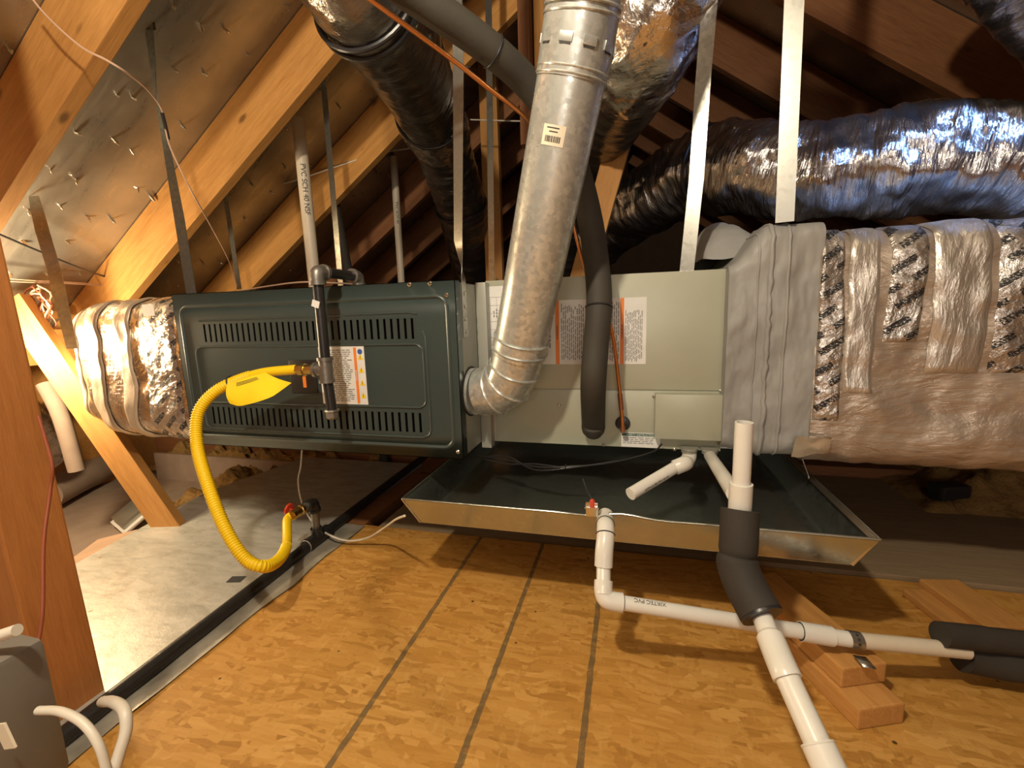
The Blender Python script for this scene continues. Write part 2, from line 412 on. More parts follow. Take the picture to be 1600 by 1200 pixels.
# ------------------------------------------------------------------ the attic shell
EX, EZ, SL = -2.2, .885, .7056                       # left eave and roof slope
RX = -.08; RZ = EZ+SL*(RX-EX)                       # ridge
def zl(x): return EZ+SL*(x-EX)
def zr(x): return RZ-SL*(x-RX)
Y0, Y1 = -2.4, 6.0
m = MB()
def slab(x0, x1, fz):
    vv = []
    for y in (Y0, Y1):
        for x, dz in ((x0, 0), (x1, 0), (x1, .03), (x0, .03)): vv.append((x, y, fz(x)+dz))
    m.add(vv, [(0, 1, 2, 3), (7, 6, 5, 4), (0, 4, 5, 1), (1, 5, 6, 2), (2, 6, 7, 3), (3, 7, 4, 0)])
slab(-3.05, RX, zl); slab(RX, 3.0, zr)
struct('ceiling', m, M['foil_board'])
struct('floor', MB().box(-.900, 3.0, Y0, 1.29, -.02, 0), M['osb'])
struct('floor', MB().box(-3.05, 3.0, Y0, Y1, -.24, -.20), M['drywall'])
struct('wall_back', MB().box(-3.05, 3.0, Y1, Y1+.03, -.2, RZ), M['far_wall'])
struct('wall_front', MB().box(-3.05, 3.0, Y0-.03, Y0, -.2, RZ), M['shaded_lumber'])
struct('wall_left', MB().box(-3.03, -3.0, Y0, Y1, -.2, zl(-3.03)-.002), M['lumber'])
struct('wall_right', MB().box(2.8, 2.83, Y0, Y1, -.2, max(.0, zr(2.8))+.05), M['shaded_lumber'])
struct('trim_1', MB().box(RX-.02, RX+.02, Y0, Y1, RZ-.26, RZ-.03), M['shaded_lumber'])      # ridge board
# rafters
nrm = math.sqrt(1+SL*SL); LD = Vector((1, 0, SL))/nrm; LN = Vector((-SL, 0, 1))/nrm
RD = Vector((1, 0, -SL))/nrm; RN = Vector((SL, 0, 1))/nrm
ys = [.33, .87, 1.385, 1.917, 2.49, 3.05, 3.62, 4.2, 4.8, 5.4]
which = ['nearest the viewer, mostly outside the view', 'crossing the top left corner', 'running down behind the silver plenum',
         'passing behind the tall cream pipe', 'meeting the furnace behind the black shadow tube', 'sixth from the viewer', 'seventh from the viewer', 'eighth from the viewer', 'ninth from the viewer', 'furthest away']
for i, y in enumerate(ys):
    for side in (0, 1):
        x0, x1 = (-2.95, RX-.022) if side == 0 else (RX+.022, 2.75)
        D_, N_ = (LD, LN) if side == 0 else (RD, RN)
        fz = zl if side == 0 else zr
        p0 = Vector((x0, y+.019, fz(x0)))-N_*.094; p1 = Vector((x1, y+.019, fz(x1)))-N_*.094
        if side == 0: p1 -= D_*.13
        else: p0 += D_*.13
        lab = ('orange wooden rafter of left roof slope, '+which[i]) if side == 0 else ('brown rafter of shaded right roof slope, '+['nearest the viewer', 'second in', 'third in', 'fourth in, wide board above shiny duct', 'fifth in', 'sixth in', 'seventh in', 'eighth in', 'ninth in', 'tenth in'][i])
        beam('rafter', p0, p1, .038, .184, M['lumber'] if side == 0 and i < 4 else M['shaded_lumber'], lab, 'rafter', up=N_, group='roof rafters')
# top plate along the left eave and a low joist edge
beam('top_plate', (-2.33, Y0+.05, .64), (-2.33, Y1-.05, .64), .04, .14, M['lumber'], 'long wooden plate running under the left eave behind the wire coil', 'beam')
# nail tips
nm = MB().lathe((0, 0, 0), (0, 0, -1), [(0, .0019), (.008, .0019), (.013, .0002)], 6)
n0 = nm.build('nail_tip', M['bright']); n0.data.polygons.foreach_set('use_smooth', [False]*len(n0.data.polygons))
rn = random.Random(5); cnt = 0
for row in range(14):
    xb = -2.15+row*.135
    for k in range(26):
        y = .62+k*.078+rn.uniform(-.03, .03)
        if any(abs(y-(yy+.019)) < .03 for yy in ys) or rn.random() < (.25 if y < 1.38 else .6) or cnt >= 200: continue
        x = xb+rn.uniform(-.02, .02); o = n0 if cnt == 0 else n0.copy()
        if cnt: col.objects.link(o)
        o.location = (x, y, zl(x)+.0005); o.rotation_euler = (rn.uniform(-.5, .5), math.radians(-35)+rn.uniform(-.6, .6), 0)
        s = rn.uniform(1.3, 2.3); o.scale = (s*1.2, s*1.2, s)
        o['label'] = 'small shiny nail tip poking through the foil roof sheathing'; o['category'] = 'nail'; o['group'] = 'nail tips in the left roof slope'
        cnt += 1
# ------------------------------------------------------------------ floor areas
m = MB()
m.add([(-.985, .2, -.018), (-1.50, .2, -.018), (-1.76, 1.42, -.018), (-1.66, 1.92, -.018), (-.985, 1.92, -.018),
       (-.985, .2, 0), (-1.50, .2, 0), (-1.76, 1.42, 0), (-1.66, 1.92, 0), (-.985, 1.92, 0)],
      [(0, 1, 2, 3, 4), (9, 8, 7, 6, 5), (0, 5, 6, 1), (1, 6, 7, 2), (2, 7, 8, 3), (3, 8, 9, 4), (4, 9, 5, 0)])
pf = tag(m.build('platform_board', M['platform']), 'large pale foil-faced board lying left of the black floor pipe', 'board')
q = P(369, 905, z=.001)
part(MB().obox(q, Vector((1, .25, 0)).normalized(), Vector((-.25, 1, 0)).normalized(), (0, 0, 1), .020, .014, .0006), 'printed_sticker', M['ink'], pf)
def strip(u, v):
    y = .2+u*1.08; x = -.958-.025*u+v*(.064+.025*u+.014*noise.noise(Vector((0, y*7, v))))
    return Vector((x, y, .004+.003*noise.noise(Vector((x*30, y*12, 1)))))
m = MB().grid(strip, 80, 10)
tag(m.build('tape_strip', M['tape_grey']), 'wrinkled grey tape strip between the black floor pipe and the wood floor', 'tape')
tag(MB().box(-.984, -.903, .2, 2.2, -.2, -.001).build('floor_joist', M['shaded_lumber']), 'wooden joist under the grey tape strip', 'joist')
# walkway board to the right and floor beyond
tag(MB().box(.30, 2.7, 1.295, 2.045, -.012, .012, .003).build('walkway_board', M['grey_wood']), 'wide grey-brown walkway board lying beyond the wood floor at right', 'board')
tag(MB().box(-.85, .29, 1.295, 2.0, -.03, -.004).build('floor_panel', M['grey_wood']), 'dark floor panel in the shade under the hanging pan', 'board')
tag(MB().box(-2.9, 2.7, 2.06, 2.14, -.19, .05).build('floor_joist', M['shaded_lumber']), 'old wooden joist lying in insulation behind the furnace', 'joist')
tag(MB().box(-2.75, -1.72, 1.935, 1.95, -.2, -.04).build('drywall_panel', M['drywall']), 'tan drywall strip standing beyond the far end of the pale board', 'drywall')
def lump(u, v, x0, x1, y0, y1, z, a, sd):
    x = x0+(x1-x0)*u; y = y0+(y1-y0)*v
    e = min(u, 1-u, v, 1-v)*6; e = min(1, e)
    return Vector((x, y, z+a*e*(.62+.45*noise.fractal(Vector((x*6, y*6, sd)), .8, 2.2, 6))))
for i, (x0, x1, y0, y1, z, a, lb) in enumerate(((-2.9, -1.0, 1.96, 2.055, -.16, .22, 'tan insulation strip lying behind the pale board'), (-2.9, 2.7, 2.15, 3.6, -.12, .26, 'tan insulation spread behind the furnace'),
        (.95, 2.6, 1.72, 2.6, .0, .20, 'brown insulation beyond the walkway board'))):
    tag(MB().grid(lambda u, v: lump(u, v, x0, x1, y0, y1, z, a, i*3), 150, 50).build('insulation', M['insul']), lb, 'insulation', kind='stuff')
tag(MB().grid(lambda u, v: lump(u, v, -2.15, -1.72, 1.45, 1.92, -.19, .20, 9), 60, 60).build('insulation', M['insul']), 'tuft of yellow insulation between the diagonal brace and pale board', 'insulation', kind='stuff')
# ------------------------------------------------------------------ furnace
FX0, FX1, FY, FZ0, FZ1 = -1.283, -.409, 1.02, .357, .802
t = thing('furnace', 'horizontal furnace with dark slate green louvred front hanging from straps', 'furnace', ((FX0+FX1)/2, 1.35, FZ0))
part(MB().box(FX0+.004, FX1-.001, FY+.03, 1.75, FZ0+.004, FZ1-.004, .002), 'casing', M['cab_grey'], t, 'grey painted metal casing')
def Dp(px, py): return P(px, py, y=FY)
# door face with real slots
m = MB()
ux0, ux1 = Dp(316, 520).x, Dp(650, 515).x
lx0, lx1 = Dp(330, 650).x, Dp(662, 655).x
uz1, uz0 = Dp(480, 502).z, Dp(480, 532).z
lz1, lz0 = Dp(480, 640).z, Dp(480, 668).z
T = .0015
def face(x0, x1, z0, z1): m.box(x0, x1, FY, FY+T, z0, z1)
face(FX0, FX1, uz1, FZ1); face(FX0, FX1, FZ0, lz0); face(FX0, FX1, lz1, uz0)
for (a, b, z0, z1) in ((ux0, ux1, uz0, uz1), (lx0, lx1, lz0, lz1)):
    face(FX0, a, z0, z1); face(b, FX1, z0, z1)
    n = 35; p = (b-a)/n
    for k in range(n+1):
        xa = a+k*p-p*.32; xb = a+k*p+p*.32
        face(max(a, xa) if k else a-.0001, min(b, xb) if k < n else b+.0001, z0-.0002, z1+.0002)
m.box(FX0, FX0+T, FY, FY+.032, FZ0, FZ1); m.box(FX1-T, FX1, FY, FY+.032, FZ0, FZ1)
m.box(FX0, FX1, FY, FY+.032, FZ1-T, FZ1); m.box(FX0, FX1, FY, FY+.032, FZ0, FZ0+T)
def rrect(x0, x1, z0, z1, r, n=8):
    pts = []
    for cx, cz, a0 in ((x1-r, z1-r, 0), (x0+r, z1-r, 90), (x0+r, z0+r, 180), (x1-r, z0+r, 270)):
        for k in range(n+1):
            a = math.radians(a0+90*k/n); pts.append((cx+r*math.cos(a), cz+r*math.sin(a)))
    return pts
def ridge(pts, w, h, yb, closed=True):
    n = len(pts); prof = [(-w, 0), (-w*.45, -h*.8), (0, -h), (w*.45, -h*.8), (w, 0)]; vv = []
    for i in range(n):
        a = Vector(pts[(i-1) % n] if closed else pts[max(i-1, 0)]); b = Vector(pts[(i+1) % n] if closed else pts[min(i+1, n-1)])
        d = (b-a).normalized(); nn = Vector((-d.y, d.x))
        for (o, y) in prof: vv.append((pts[i][0]+nn.x*o, yb+y+.0003, pts[i][1]+nn.y*o))
    k = 5; rng = range(n if closed else n-1)
    m.add(vv, [(i*k+j, i*k+j+1, ((i+1) % n)*k+j+1, ((i+1) % n)*k+j) for i in rng for j in range(k-1)], None, True)
ridge(rrect(Dp(281, 480).x, Dp(698, 470).x, Dp(300, 680).z+.002, Dp(281, 480).z, .028), .006, .005, FY)
0 and ridge(rrect(Dp(283, 480).x+.012, Dp(690, 470).x-.002, Dp(300, 680).z+.012, Dp(281, 480).z-.012, .02), .003, .003, FY)
# inner raised field: its top steps round the louvre rows
ix0, ix1 = Dp(312, 585).x, Dp(664, 590).x
ridge([(Dp(306, 500).x+.01, uz1+.010)]+[(Dp(640, 500).x, uz1+.014)]+[(Dp(652, 500).x, uz1+.010)], .003, .003, FY, False)
ridge(rrect(ix0, ix1, lz1+.014, uz0-.014, .022), .0035, .004, FY)
ridge([(Dp(330, 662).x-.016, lz1+.004), (Dp(330, 662).x-.014, lz0-.004), (Dp(330, 662).x, lz0-.014), (lx1-.004, lz0-.014), (lx1+.014, lz0-.006), (lx1+.020, lz0+.008), (lx1+.020, uz0+.004), (lx1+.012, uz0+.02)], .0035, .004, FY, False)
door = part(m, 'door_panel', M['door_paint'], t, 'dark slate green front panel with two rows of slots', smooth=None)
m = MB()
for px, py in ((698, 461), (716, 706), (640, 442), (672, 441)):
    q = Dp(px, py); part(MB().lathe((min(q.x, FX1-.008), FY, min(q.z, FZ1-.006)), (0, -1, 0), [(0, .0055), (.002, .0055), (.004, .003)], 12), 'screw', M['bright'], t)
part(MB().box(FX0+.01, FX1-.01, FY+.0285, FY+.0297, FZ0+.01, FZ1-.01), 'slot_shade_sheet', M['dark_inside'], t)  # near-black sheet that paints the dark of the interior behind the slots
# recess plate behind the gas inlet and red mark
q = Dp(475, 588); pl = part(MB().box(q.x-.042, q.x+.042, FY-.004, FY, q.z-.045, q.z+.045, .0018), 'inlet_plate', M['blk_iron'], t)
part(MB().box(q.x-.001, q.x+.009, FY-.0052, FY-.004, q.z-.030, q.z+.004), 'red_sticker', M['orange'], pl)
def dashes(m, x0, x1, z0, z1, y, pitch, seed, vertical=True, th=.45, wl=(.006, .018)):
    """lines of tiny print, running up the sheet when vertical"""
    r = random.Random(seed)
    if vertical:
        x = x0
        while x < x1:
            z = z0+r.uniform(0, .01)
            while z < z1:
                L = r.uniform(*wl); 
                if z+L < z1: m.add([(x, y, z), (x+pitch*th, y, z), (x+pitch*th, y, z+L), (x, y, z+L)], [(0, 1, 2, 3)])
                z += L+r.uniform(.0012, .004)
                if r.random() < .04: z += .015
            x += pitch
    else:
        z = z0
        while z < z1:
            x = x0
            while x < x1:
                L = r.uniform(*wl)
                if x+L < x1: m.add([(x, y, z), (x+L, y, z), (x+L, y, z+pitch*th), (x, y, z+pitch*th)], [(0, 1, 2, 3)])
                x += L+r.uniform(.0012, .004)
            z += pitch
def rect(m, x0, x1, z0, z1, y): m.add([(x0, y, z0), (x1, y, z0), (x1, y, z1), (x0, y, z1)], [(0, 1, 2, 3)])
# warning label on the door
ly = FY-.0012
a, b = Dp(497, 540), Dp(577, 634); wx0, wx1, wz1, wz0 = a.x, b.x-.002, a.z-.003, b.z+.003
lb = part(MB().box(wx0, wx1, ly, FY, wz0, wz1), 'warning_label', M['paper'], t, 'white warning sheet with orange strip')
m = MB(); dashes(m, wx0+.006, wx1-.036, wz0+.008, wz1-.008, ly-.0004, .0052, 3, False); part(m, 'small_print', M['grey_ink'], lb, auto=False)
m = MB(); rect(m, wx1-.031, wx1-.023, wz0+.003, wz1-.003, ly-.0004); part(m, 'orange_strip', M['orange'], lb, auto=False)
m = MB()
for k in range(4):
    cz = wz0+.025+k*.034; m.add([(wx1-.020, ly-.0004, cz-.008), (wx1-.004, ly-.0004, cz-.008), (wx1-.012, ly-.0004, cz+.008)], [(0, 1, 2)])
part(m, 'hazard_triangles', M['yellow_tag'], lb, auto=False)
m = MB()
for k in range(4):
    cz = wz0+.025+k*.034; rect(m, wx1-.0128, wx1-.0112, cz-.004, cz+.003, ly-.0006); rect(m, wx1-.0128, wx1-.0112, cz-.0065, cz-.005, ly-.0006)
part(m, 'hazard_marks', M['ink'], lb, auto=False)
m = MB(); m.lathe((wx1-.012, ly, wz1-.014), (0, -1, 0), [(0, .007), (.0006, .007)], 16); part(m, 'blue_dot', M['blue_ink'], lb)
lettering('WARNING', .006, (wx1-.027, ly-.0007, (wz0+wz1)/2), (0, 0, 1), (-1, 0, 0), M['paper'], lb)
# vent collar hole on the side face
sc = P(735, 612, x=FX1)
sc.y = min(max(sc.y, 1.10), 1.13)
part(MB().lathe((FX1-.001, sc.y, sc.z), (1, 0, 0), [(0, .066), (.003, .066)], 28), 'vent_hole_rim', M['dark_inside'], t)
# ------------------------------------------------------------------ coil cabinet
CX0, CX1, CY, CZ0, CZ1 = -.392, .222, 1.20, .354, .809
t = thing('coil_cabinet', 'sage grey evaporator coil cabinet joined to the right of the furnace', 'cabinet', ((CX0+CX1)/2, 1.45, CZ0))
seam = P(960, 609, y=CY).z
part(MB().box(CX0, CX1, CY+.002, 1.72, CZ0, CZ1, .002), 'body', M['cab_paint'], t)
part(MB().box(CX0+.001, CX1-.001, CY-.001, CY+.002, seam+.0018, CZ1-.001, .0008), 'upper_panel', M['cab_paint'], t)
part(MB().box(CX0+.001, CX1-.001, CY-.001, CY+.002, CZ0+.001, seam-.0018, .0008), 'lower_panel', M['cab_paint'], t)
# vertical joint flange & tape by the furnace
part(MB().box(FX1, CX0+.012, 1.165, 1.198, CZ0-.01, CZ1-.006, .002), 'joint_flange', M['cab_grey'], t)
m = MB().grid(lambda u, v: Vector((CX0-.006+.022*u, CY-.0022-.002*noise.noise(Vector((u*3, v*9, 4))), CZ0+.004+(P(755, 560, y=CY).z-CZ0)*v)), 4, 30)
part(m, 'silver_tape', M['foil_tape'], t)
def Cp(px, py, off=0): return P(px, py, y=CY-off)
yc = CY-.0022
# left chart label (mostly behind the vent pipe)
a, b = Cp(759, 448), Cp(835, 562)
lb = part(MB().box(a.x, b.x, yc, CY-.001, b.z, a.z, .0004), 'chart_label', M['paper'], t, 'white data chart label behind the vent pipe')
m = MB()
for k in range(7):
    z = a.z-.03-k*.022; rect(m, a.x+.008, b.x-.006, z, z+.0008, yc-.0004)
for k in range(5):
    x = a.x+.012+k*.018; rect(m, x, x+.0007, b.z+.03, a.z-.03, yc-.0004)
dashes(m, a.x+.02, b.x-.01, a.z-.09, a.z-.05, yc-.0004, .008, 5, True, .4, (.004, .008)); dashes(m, a.x+.01, b.x-.01, b.z+.01, b.z+.03, yc-.0004, .007, 6, False)
part(m, 'chart_print', M['grey_ink'], lb, auto=False)
# big rating and warning sheets
a, b = Cp(822, 471), Cp(1009, 569)
sx0, sx1, sz1, sz0 = a.x, b.x, a.z, b.z
lb = part(MB().box(sx0, sx1, yc, CY-.001, sz0, sz1, .0004), 'warning_sheet', M['paper'], t, 'wide white instruction sheet with two orange bars')
m = MB(); o1 = Cp(868, 520).x; o2 = Cp(969, 520).x
rect(m, o1, o1+.0105, sz0, sz1, yc-.0004); rect(m, o2, o2+.0095, sz0, sz1, yc-.0004); part(m, 'orange_bars', M['orange'], lb, auto=False)
m = MB()
dashes(m, o1+.016, Cp(912, 520).x, sz0+.008, sz1-.008, yc-.0004, .0052, 11); part(m, 'left_print', M['grey_ink'], lb, auto=False); m = MB()
dashes(m, Cp(915, 520).x, o2-.004, sz0+.008, sz1-.008, yc-.0004, .0052, 12)
dashes(m, o2+.013, sx1-.008, sz0+.006, sz1-.03, yc-.0004, .0040, 13)
dashes(m, o1-.03, o1-.004, sz0+.04, sz1-.008, yc-.0004, .013, 14, True, .3)
part(m, 'small_print', M['grey_ink'], lb, auto=False)
q = Cp(848, 553); mk = MB().ring((q.x, yc-.0004, q.z), (0, 1, 0), .0085, .0009, 24, 5)
part(mk, 'approval_mark_ring', M['ink'], lb)
lettering('UL', .010, (q.x, yc-.0006, q.z), (1, 0, 0), (0, 0, 1), M['ink'], lb)
for ox in (o1+.0053, o2+.0048): lettering('WARNING', .0075, (ox, yc-.0008, (sz0+sz1)/2), (0, 0, 1), (-1, 0, 0), M['ink'], lb)
# safety instruction label bottom
a, b = Cp(971, 675), Cp(1031, 702)
lb = part(MB().box(a.x, b.x, yc, CY-.001, max(b.z, CZ0+.002), a.z), 'safety_label', M['paper'], t, 'white label with dark green heading')
m = MB(); rect(m, a.x+.001, b.x-.001, a.z-.009, a.z-.0015, yc-.0004); part(m, 'green_heading', M['green_ink'], lb, auto=False)
lettering('SAFETY INSTRUCTIONS', .0072, ((a.x+b.x)/2+.002, yc-.0008, a.z-.0055), (1, 0, 0), (0, 0, 1), M['paper'], lb)
m = MB(); dashes(m, a.x+.004, b.x-.012, CZ0+.012, a.z-.012, yc-.0004, .005, 21, False, .4); part(m, 'small_print', M['grey_ink'], lb, auto=False)
# drain-side cover box
a, b = Cp(1024, 616, .03), Cp(1133, 690, .03)
part(MB().box(a.x, min(b.x, CX1-.004), CY-.03, CY-.001, b.z, a.z, .0025), 'drain_cover', M['cab_paint'], t, 'small raised rectangular cover')
m = MB()
for px, py in ((1022, 619), (943, 695), (1054, 702), (805, 612), (1126, 611), (874, 632)):
    q = Cp(px, py); part(MB().lathe((q.x, CY-.001, q.z), (0, -1, 0), [(0, .0045), (.002, .0045), (.0035, .0025)], 12), 'screw', M['bright'], t)
g1 = Cp(973, 661); part(MB().lathe((g1.x, CY-.001, g1.z), (0, -1, 0), [(0, .0195), (.004, .0195), (.006, .015)], 24), 'pipe_grommet', M['wire_black'], t)
m = MB()
for px in (1077, 1109):
    q = P(px, 694, y=CY-.015); part(MB().lathe((q.x, q.y, CZ0+.012), (0, 0, -1), [(0, .021), (.006, .021), (.007, .019), (.013, .019)], 24), 'drain_socket', M['cab_grey'], t)
# ------------------------------------------------------------------ vent pipe
vr = .0635
s0 = Vector((FX1+.002, sc.y, sc.z))
v_low = Q(812, 545, 1.08); v_top = Q(903, 70, .80); vdir = (v_top-v_low).normalized()
t = thing('vent_pipe', 'large round galvanised steel vent pipe rising from the furnace side', 'pipe', tuple(s0))
el = s0+Vector((.045, -.006, -.004)); 
bend = []
c0 = s0+Vector((.03, -.004, 0)); c1 = v_low
k1 = c0+Vector((.07, -.012, -.002)); 
for i in range(17):
    u = i/16; bend.append(c0*(1-u)**3+k1*3*u*(1-u)**2+(c1-vdir*.075)*3*u*u*(1-u)+c1*u**3)
m = MB().tube([s0, s0.lerp(c0, .5)], vr*.97, 32); 
part(m, 'outlet_collar', M['galv'], t)
# gored elbow: straight segments between crimped rings
idx = [0, 4, 8, 12, 16]; m = MB(); gp = [bend[i] for i in idx]
m.tube(gp, vr*1.0, 32)
elb = part(m, 'elbow', M['galv'], t)
mm = MB()
for i in (1, 2, 3):
    d = (gp[i+1]-gp[i-1]); mm.ring(gp[i], d, vr*1.01, .0028, 32, 6)
part(mm, 'elbow_seams', M['galv'], elb)
m = MB().tube([c1-vdir*.012, c1+vdir*.01, c1+vdir*.03], [vr*1.045, vr*1.05, vr*1.03], 32); m.ring(c1+vdir*.0, vdir, vr*1.05, .003, 32, 6); m.ring(c1+vdir*.028, vdir, vr*1.04, .0025, 32, 6)
part(m, 'lower_collar', M['galv'], t)
LV = (v_top-c1).length
part(MB().tube([c1+vdir*.02+vdir*((LV-.02)*k/8) for k in range(9)], vr, 40), 'lower_section', M['galv'], t)
vt2 = v_top
vdir2 = (Q(911, -160, .70)-vt2).normalized()
vdir2 = (vdir*.6+vdir2*.4).normalized()
m = MB().tube([vt2-vdir*.055, vt2-vdir*.02, vt2+vdir2*.045], [vr*1.03, vr*1.045, vr*1.03], 40)
for h in (-.05, -.040): m.ring(vt2+vdir*h, vdir, vr*1.03, .0022, 32, 6)
for h in (.040, .052): m.ring(vt2+vdir2*h, vdir2, vr*1.035, .0025, 32, 6)
cl = part(m, 'upper_collar', M['galv'], t)
N_ = vdir.cross(Vector((0, 1, 0))).normalized(); B_ = vdir.cross(N_)
m = MB()
for k in range(10):
    a = 2*math.pi*k/10+.2; d = N_*math.cos(a)+B_*math.sin(a); tt = d.cross(vdir).normalized()
    m.obox(vt2-vdir*.002+d*vr*1.045, tt, vdir, d, .012, .007, .0012, .0005)
part(m, 'lock_tabs', M['galv'], cl)
m = MB()
for k in range(10):
    a = 2*math.pi*k/10+.2; d = N_*math.cos(a)+B_*math.sin(a); tt = d.cross(vdir).normalized()
    m.obox(vt2-vdir*.011+d*(vr*1.048), tt, vdir, d, .010, .0014, .0006)
part(m, 'tab_slots', M['ink'], cl)
part(MB().tube([vt2+vdir2*.04, vt2+vdir2*.5], [vr, vr], 40), 'upper_section', M['galv'], t)
# barcode sticker on the lower section
f_ = Q(869, 213, .9); ax_pt = c1+vdir*((f_-c1).dot(vdir)); out = (CAM-ax_pt); out = (out-vdir*out.dot(vdir)).normalized(); sd = vdir.cross(out).normalized()
if sd.dot(Vector((1, 0, 0))) < 0: sd = -sd
def onpipe(u, v, r): a = u/vr; return ax_pt+vdir*v+(out*math.cos(a)+sd*math.sin(a))*r
lab = part(MB().grid(lambda u, v: onpipe(-.034+.042*u, -.019+.034*v, vr+.0007), 10, 3), 'sticker', M['cream_label'], t, 'small cream barcode sticker')
m = MB(); r = random.Random(3); x = -.028
while x < .0:
    wd = r.choice((.0007, .0012, .0019)); m.grid(lambda u, v: onpipe(x+wd*u, -.013+.010*v, vr+.0011), 1, 1); x += wd+r.choice((.0008, .0013))
for (x0, x1, z0) in ((-.027, -.004, .009), (-.022, -.006, .003)):
    m.grid(lambda u, v: onpipe(x0+(x1-x0)*u, z0+.0018*v, vr+.0011), 6, 1)
part(m, 'barcode', M['ink'], lab, auto=False)
# ------------------------------------------------------------------ suction line (black foam) and copper liquid line
pts = [Q(560, -70, .74), Q(640, -12, .80), Q(705, 32, .84), Q(770, 80, .89), Q(822, 128, .95), Q(865, 185, 1.0), Q(900, 262, 1.06), Q(922, 345, 1.09), Q(934, 430, 1.08), Q(936, 480, 1.06), Q(931, 540, 1.06), Q(927, 600, 1.07)]
e = Cp(927, 672, .034); pts += [Vector((e.x, e.y, e.z+.02))]
pp = smoothpath(pts, 8)
rr = [.0305]*len(pp)
pp += [pp[-1]+Vector((0, 0, -.012)), pp[-1]+Vector((0, .004, -.022)), pp[-1]+Vector((0, .009, -.030)), pp[-1]+Vector((0, .014, -.035))]; rr += [.031, .029, .022, .010]
t = thing('suction_line', 'thick black foam insulated refrigerant line bending down onto the grey cabinet', 'pipe', tuple(e))
part(MB().tube(pp, rr, 28), 'foam_sleeve', M['foam_far'], t)
part(MB().tube([e+Vector((0, 0, .0)), Vector((e.x, CY, e.z))], .026, 24), 'foam_end', M['foam_far'], t)
for kx, ky, zc_ in ((936, 482, 1.06), (772, 82, .893)):
    q = Q(kx, ky, zc_); i = min(range(len(pp)-6), key=lambda j: (pp[j]-q).length); d = pp[i+1]-pp[i-1]
    part(MB().ring(pp[i], d, .0312, .0022, 28, 6), 'cable_tie', M['wire_black'], t)
pc = smoothpath([Q(520, -45, .74), Q(580, 0, .78), Q(700, 88, .86), Q(760, 135, .90), Q(830, 192, .96), Q(868, 250, 1.05), Q(893, 340, 1.12), Q(915, 420, 1.13), Q(950, 490, 1.09)], 6)
pl_ = smoothpath([pc[-1], Cp(960, 540, .05), Cp(967, 600, .04), Cp(971, 640, .035), Cp(973, 672, .03)], 6)
t = thing('liquid_line', 'thin bare copper line running beside the black foam sleeve', 'pipe', tuple(pl_[-1]))
part(MB().tube(pc, .0048, 12), 'upper_tube', M['copper'], t); part(MB().tube(pl_, .0048, 12), 'lower_tube', M['copper'], t)
q = pl_[-1]
part(MB().tube([q+Vector((0, 0, .012)), q, q+Vector((0, .008, -.005)), q+Vector((0, .032, -.005))], [.0065, .0068, .0062, .0058], 14), 'stub_elbow', M['copper_dull'], t)
i = len(pl_)//2; part(MB().tube([pl_[i+2], pl_[i+6]], .0062, 12), 'solder_joint', M['copper_dull'], t)
q = Q(728, 108, .885); part(MB().ring(q, pc[14]-pc[12], .0062, .0018, 14, 6), 'cable_tie', M['wire_black'], t)
# ------------------------------------------------------------------ flex ducts
def flex(name, nodes, D, mat, label, pitch=.05, amp=.006, bands=(), collars=(), bandmat='foil_tape', crumple=.012, seed=0):
    pts = [Q(a, b, c) for a, b, c in nodes]; p = resample(smoothpath(pts, 12), .008)
    r = D/2
    def dsp(q, L, a):
        return -amp*abs(math.sin(math.pi*L/pitch))+crumple*noise.fractal(Vector((q.x*9+seed, q.y*9, q.z*9)), 1, 2.2, 4)*.6+.003*math.sin(L*130+3*math.sin(a*3+seed))*noise.noise(q*6)
    t = thing(name, label, 'duct', tuple(p[len(p)//2]))
    part(MB().tube(p, r, 72, True, dsp), 'jacket', mat, t, smooth=True)
    for k, (f0, f1) in enumerate(bands):
        i0, i1 = int(f0*len(p)), int(f1*len(p)); seg = p[i0:i1]
        part(MB().tube(seg, r+.006, 72, True, lambda q, L, a: .010*noise.fractal(Vector((q.x*22, q.y*22, q.z*22+k)), 1, 2, 4)), 'tape_band', M[bandmat], t, smooth=True)
    for f in collars:
        i = min(len(p)-2, max(1, int(f*len(p)))); part(MB().ring(p[i], p[i+1]-p[i-1], r+.004, .006, 40, 8), 'black_tie', M['wire_black'], t)
    return t
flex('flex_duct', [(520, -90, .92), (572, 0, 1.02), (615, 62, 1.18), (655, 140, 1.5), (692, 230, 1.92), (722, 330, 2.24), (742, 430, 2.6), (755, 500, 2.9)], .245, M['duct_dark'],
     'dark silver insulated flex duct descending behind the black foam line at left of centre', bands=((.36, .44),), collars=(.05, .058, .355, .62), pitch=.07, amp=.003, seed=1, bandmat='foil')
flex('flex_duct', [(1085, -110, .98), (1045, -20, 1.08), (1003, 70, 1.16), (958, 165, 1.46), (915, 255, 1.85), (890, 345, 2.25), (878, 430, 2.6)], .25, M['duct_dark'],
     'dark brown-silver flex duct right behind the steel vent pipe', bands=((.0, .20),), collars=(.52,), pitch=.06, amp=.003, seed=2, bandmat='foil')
flex('flex_duct', [(935, 375, 2.25), (962, 348, 2.1), (1015, 310, 1.85), (1085, 272, 1.64), (1160, 264, 1.47), (1250, 272, 1.34), (1350, 262, 1.26), (1450, 250, 1.2), (1570, 255, 1.15), (1700, 275, 1.13)], .275, M['duct_foil'],
     'shiny crinkled silver flex duct running across above the wrapped return plenum', pitch=.045, amp=.004, collars=(.44,), crumple=.034, seed=3)
flex('flex_duct', [(1545, -170, .95), (1640, -70, .95), (1735, 25, .95), (1800, 85, .95)], .26, M['duct_foil'],
     'silver flex duct cut off by the top right corner', pitch=.05, seed=4)
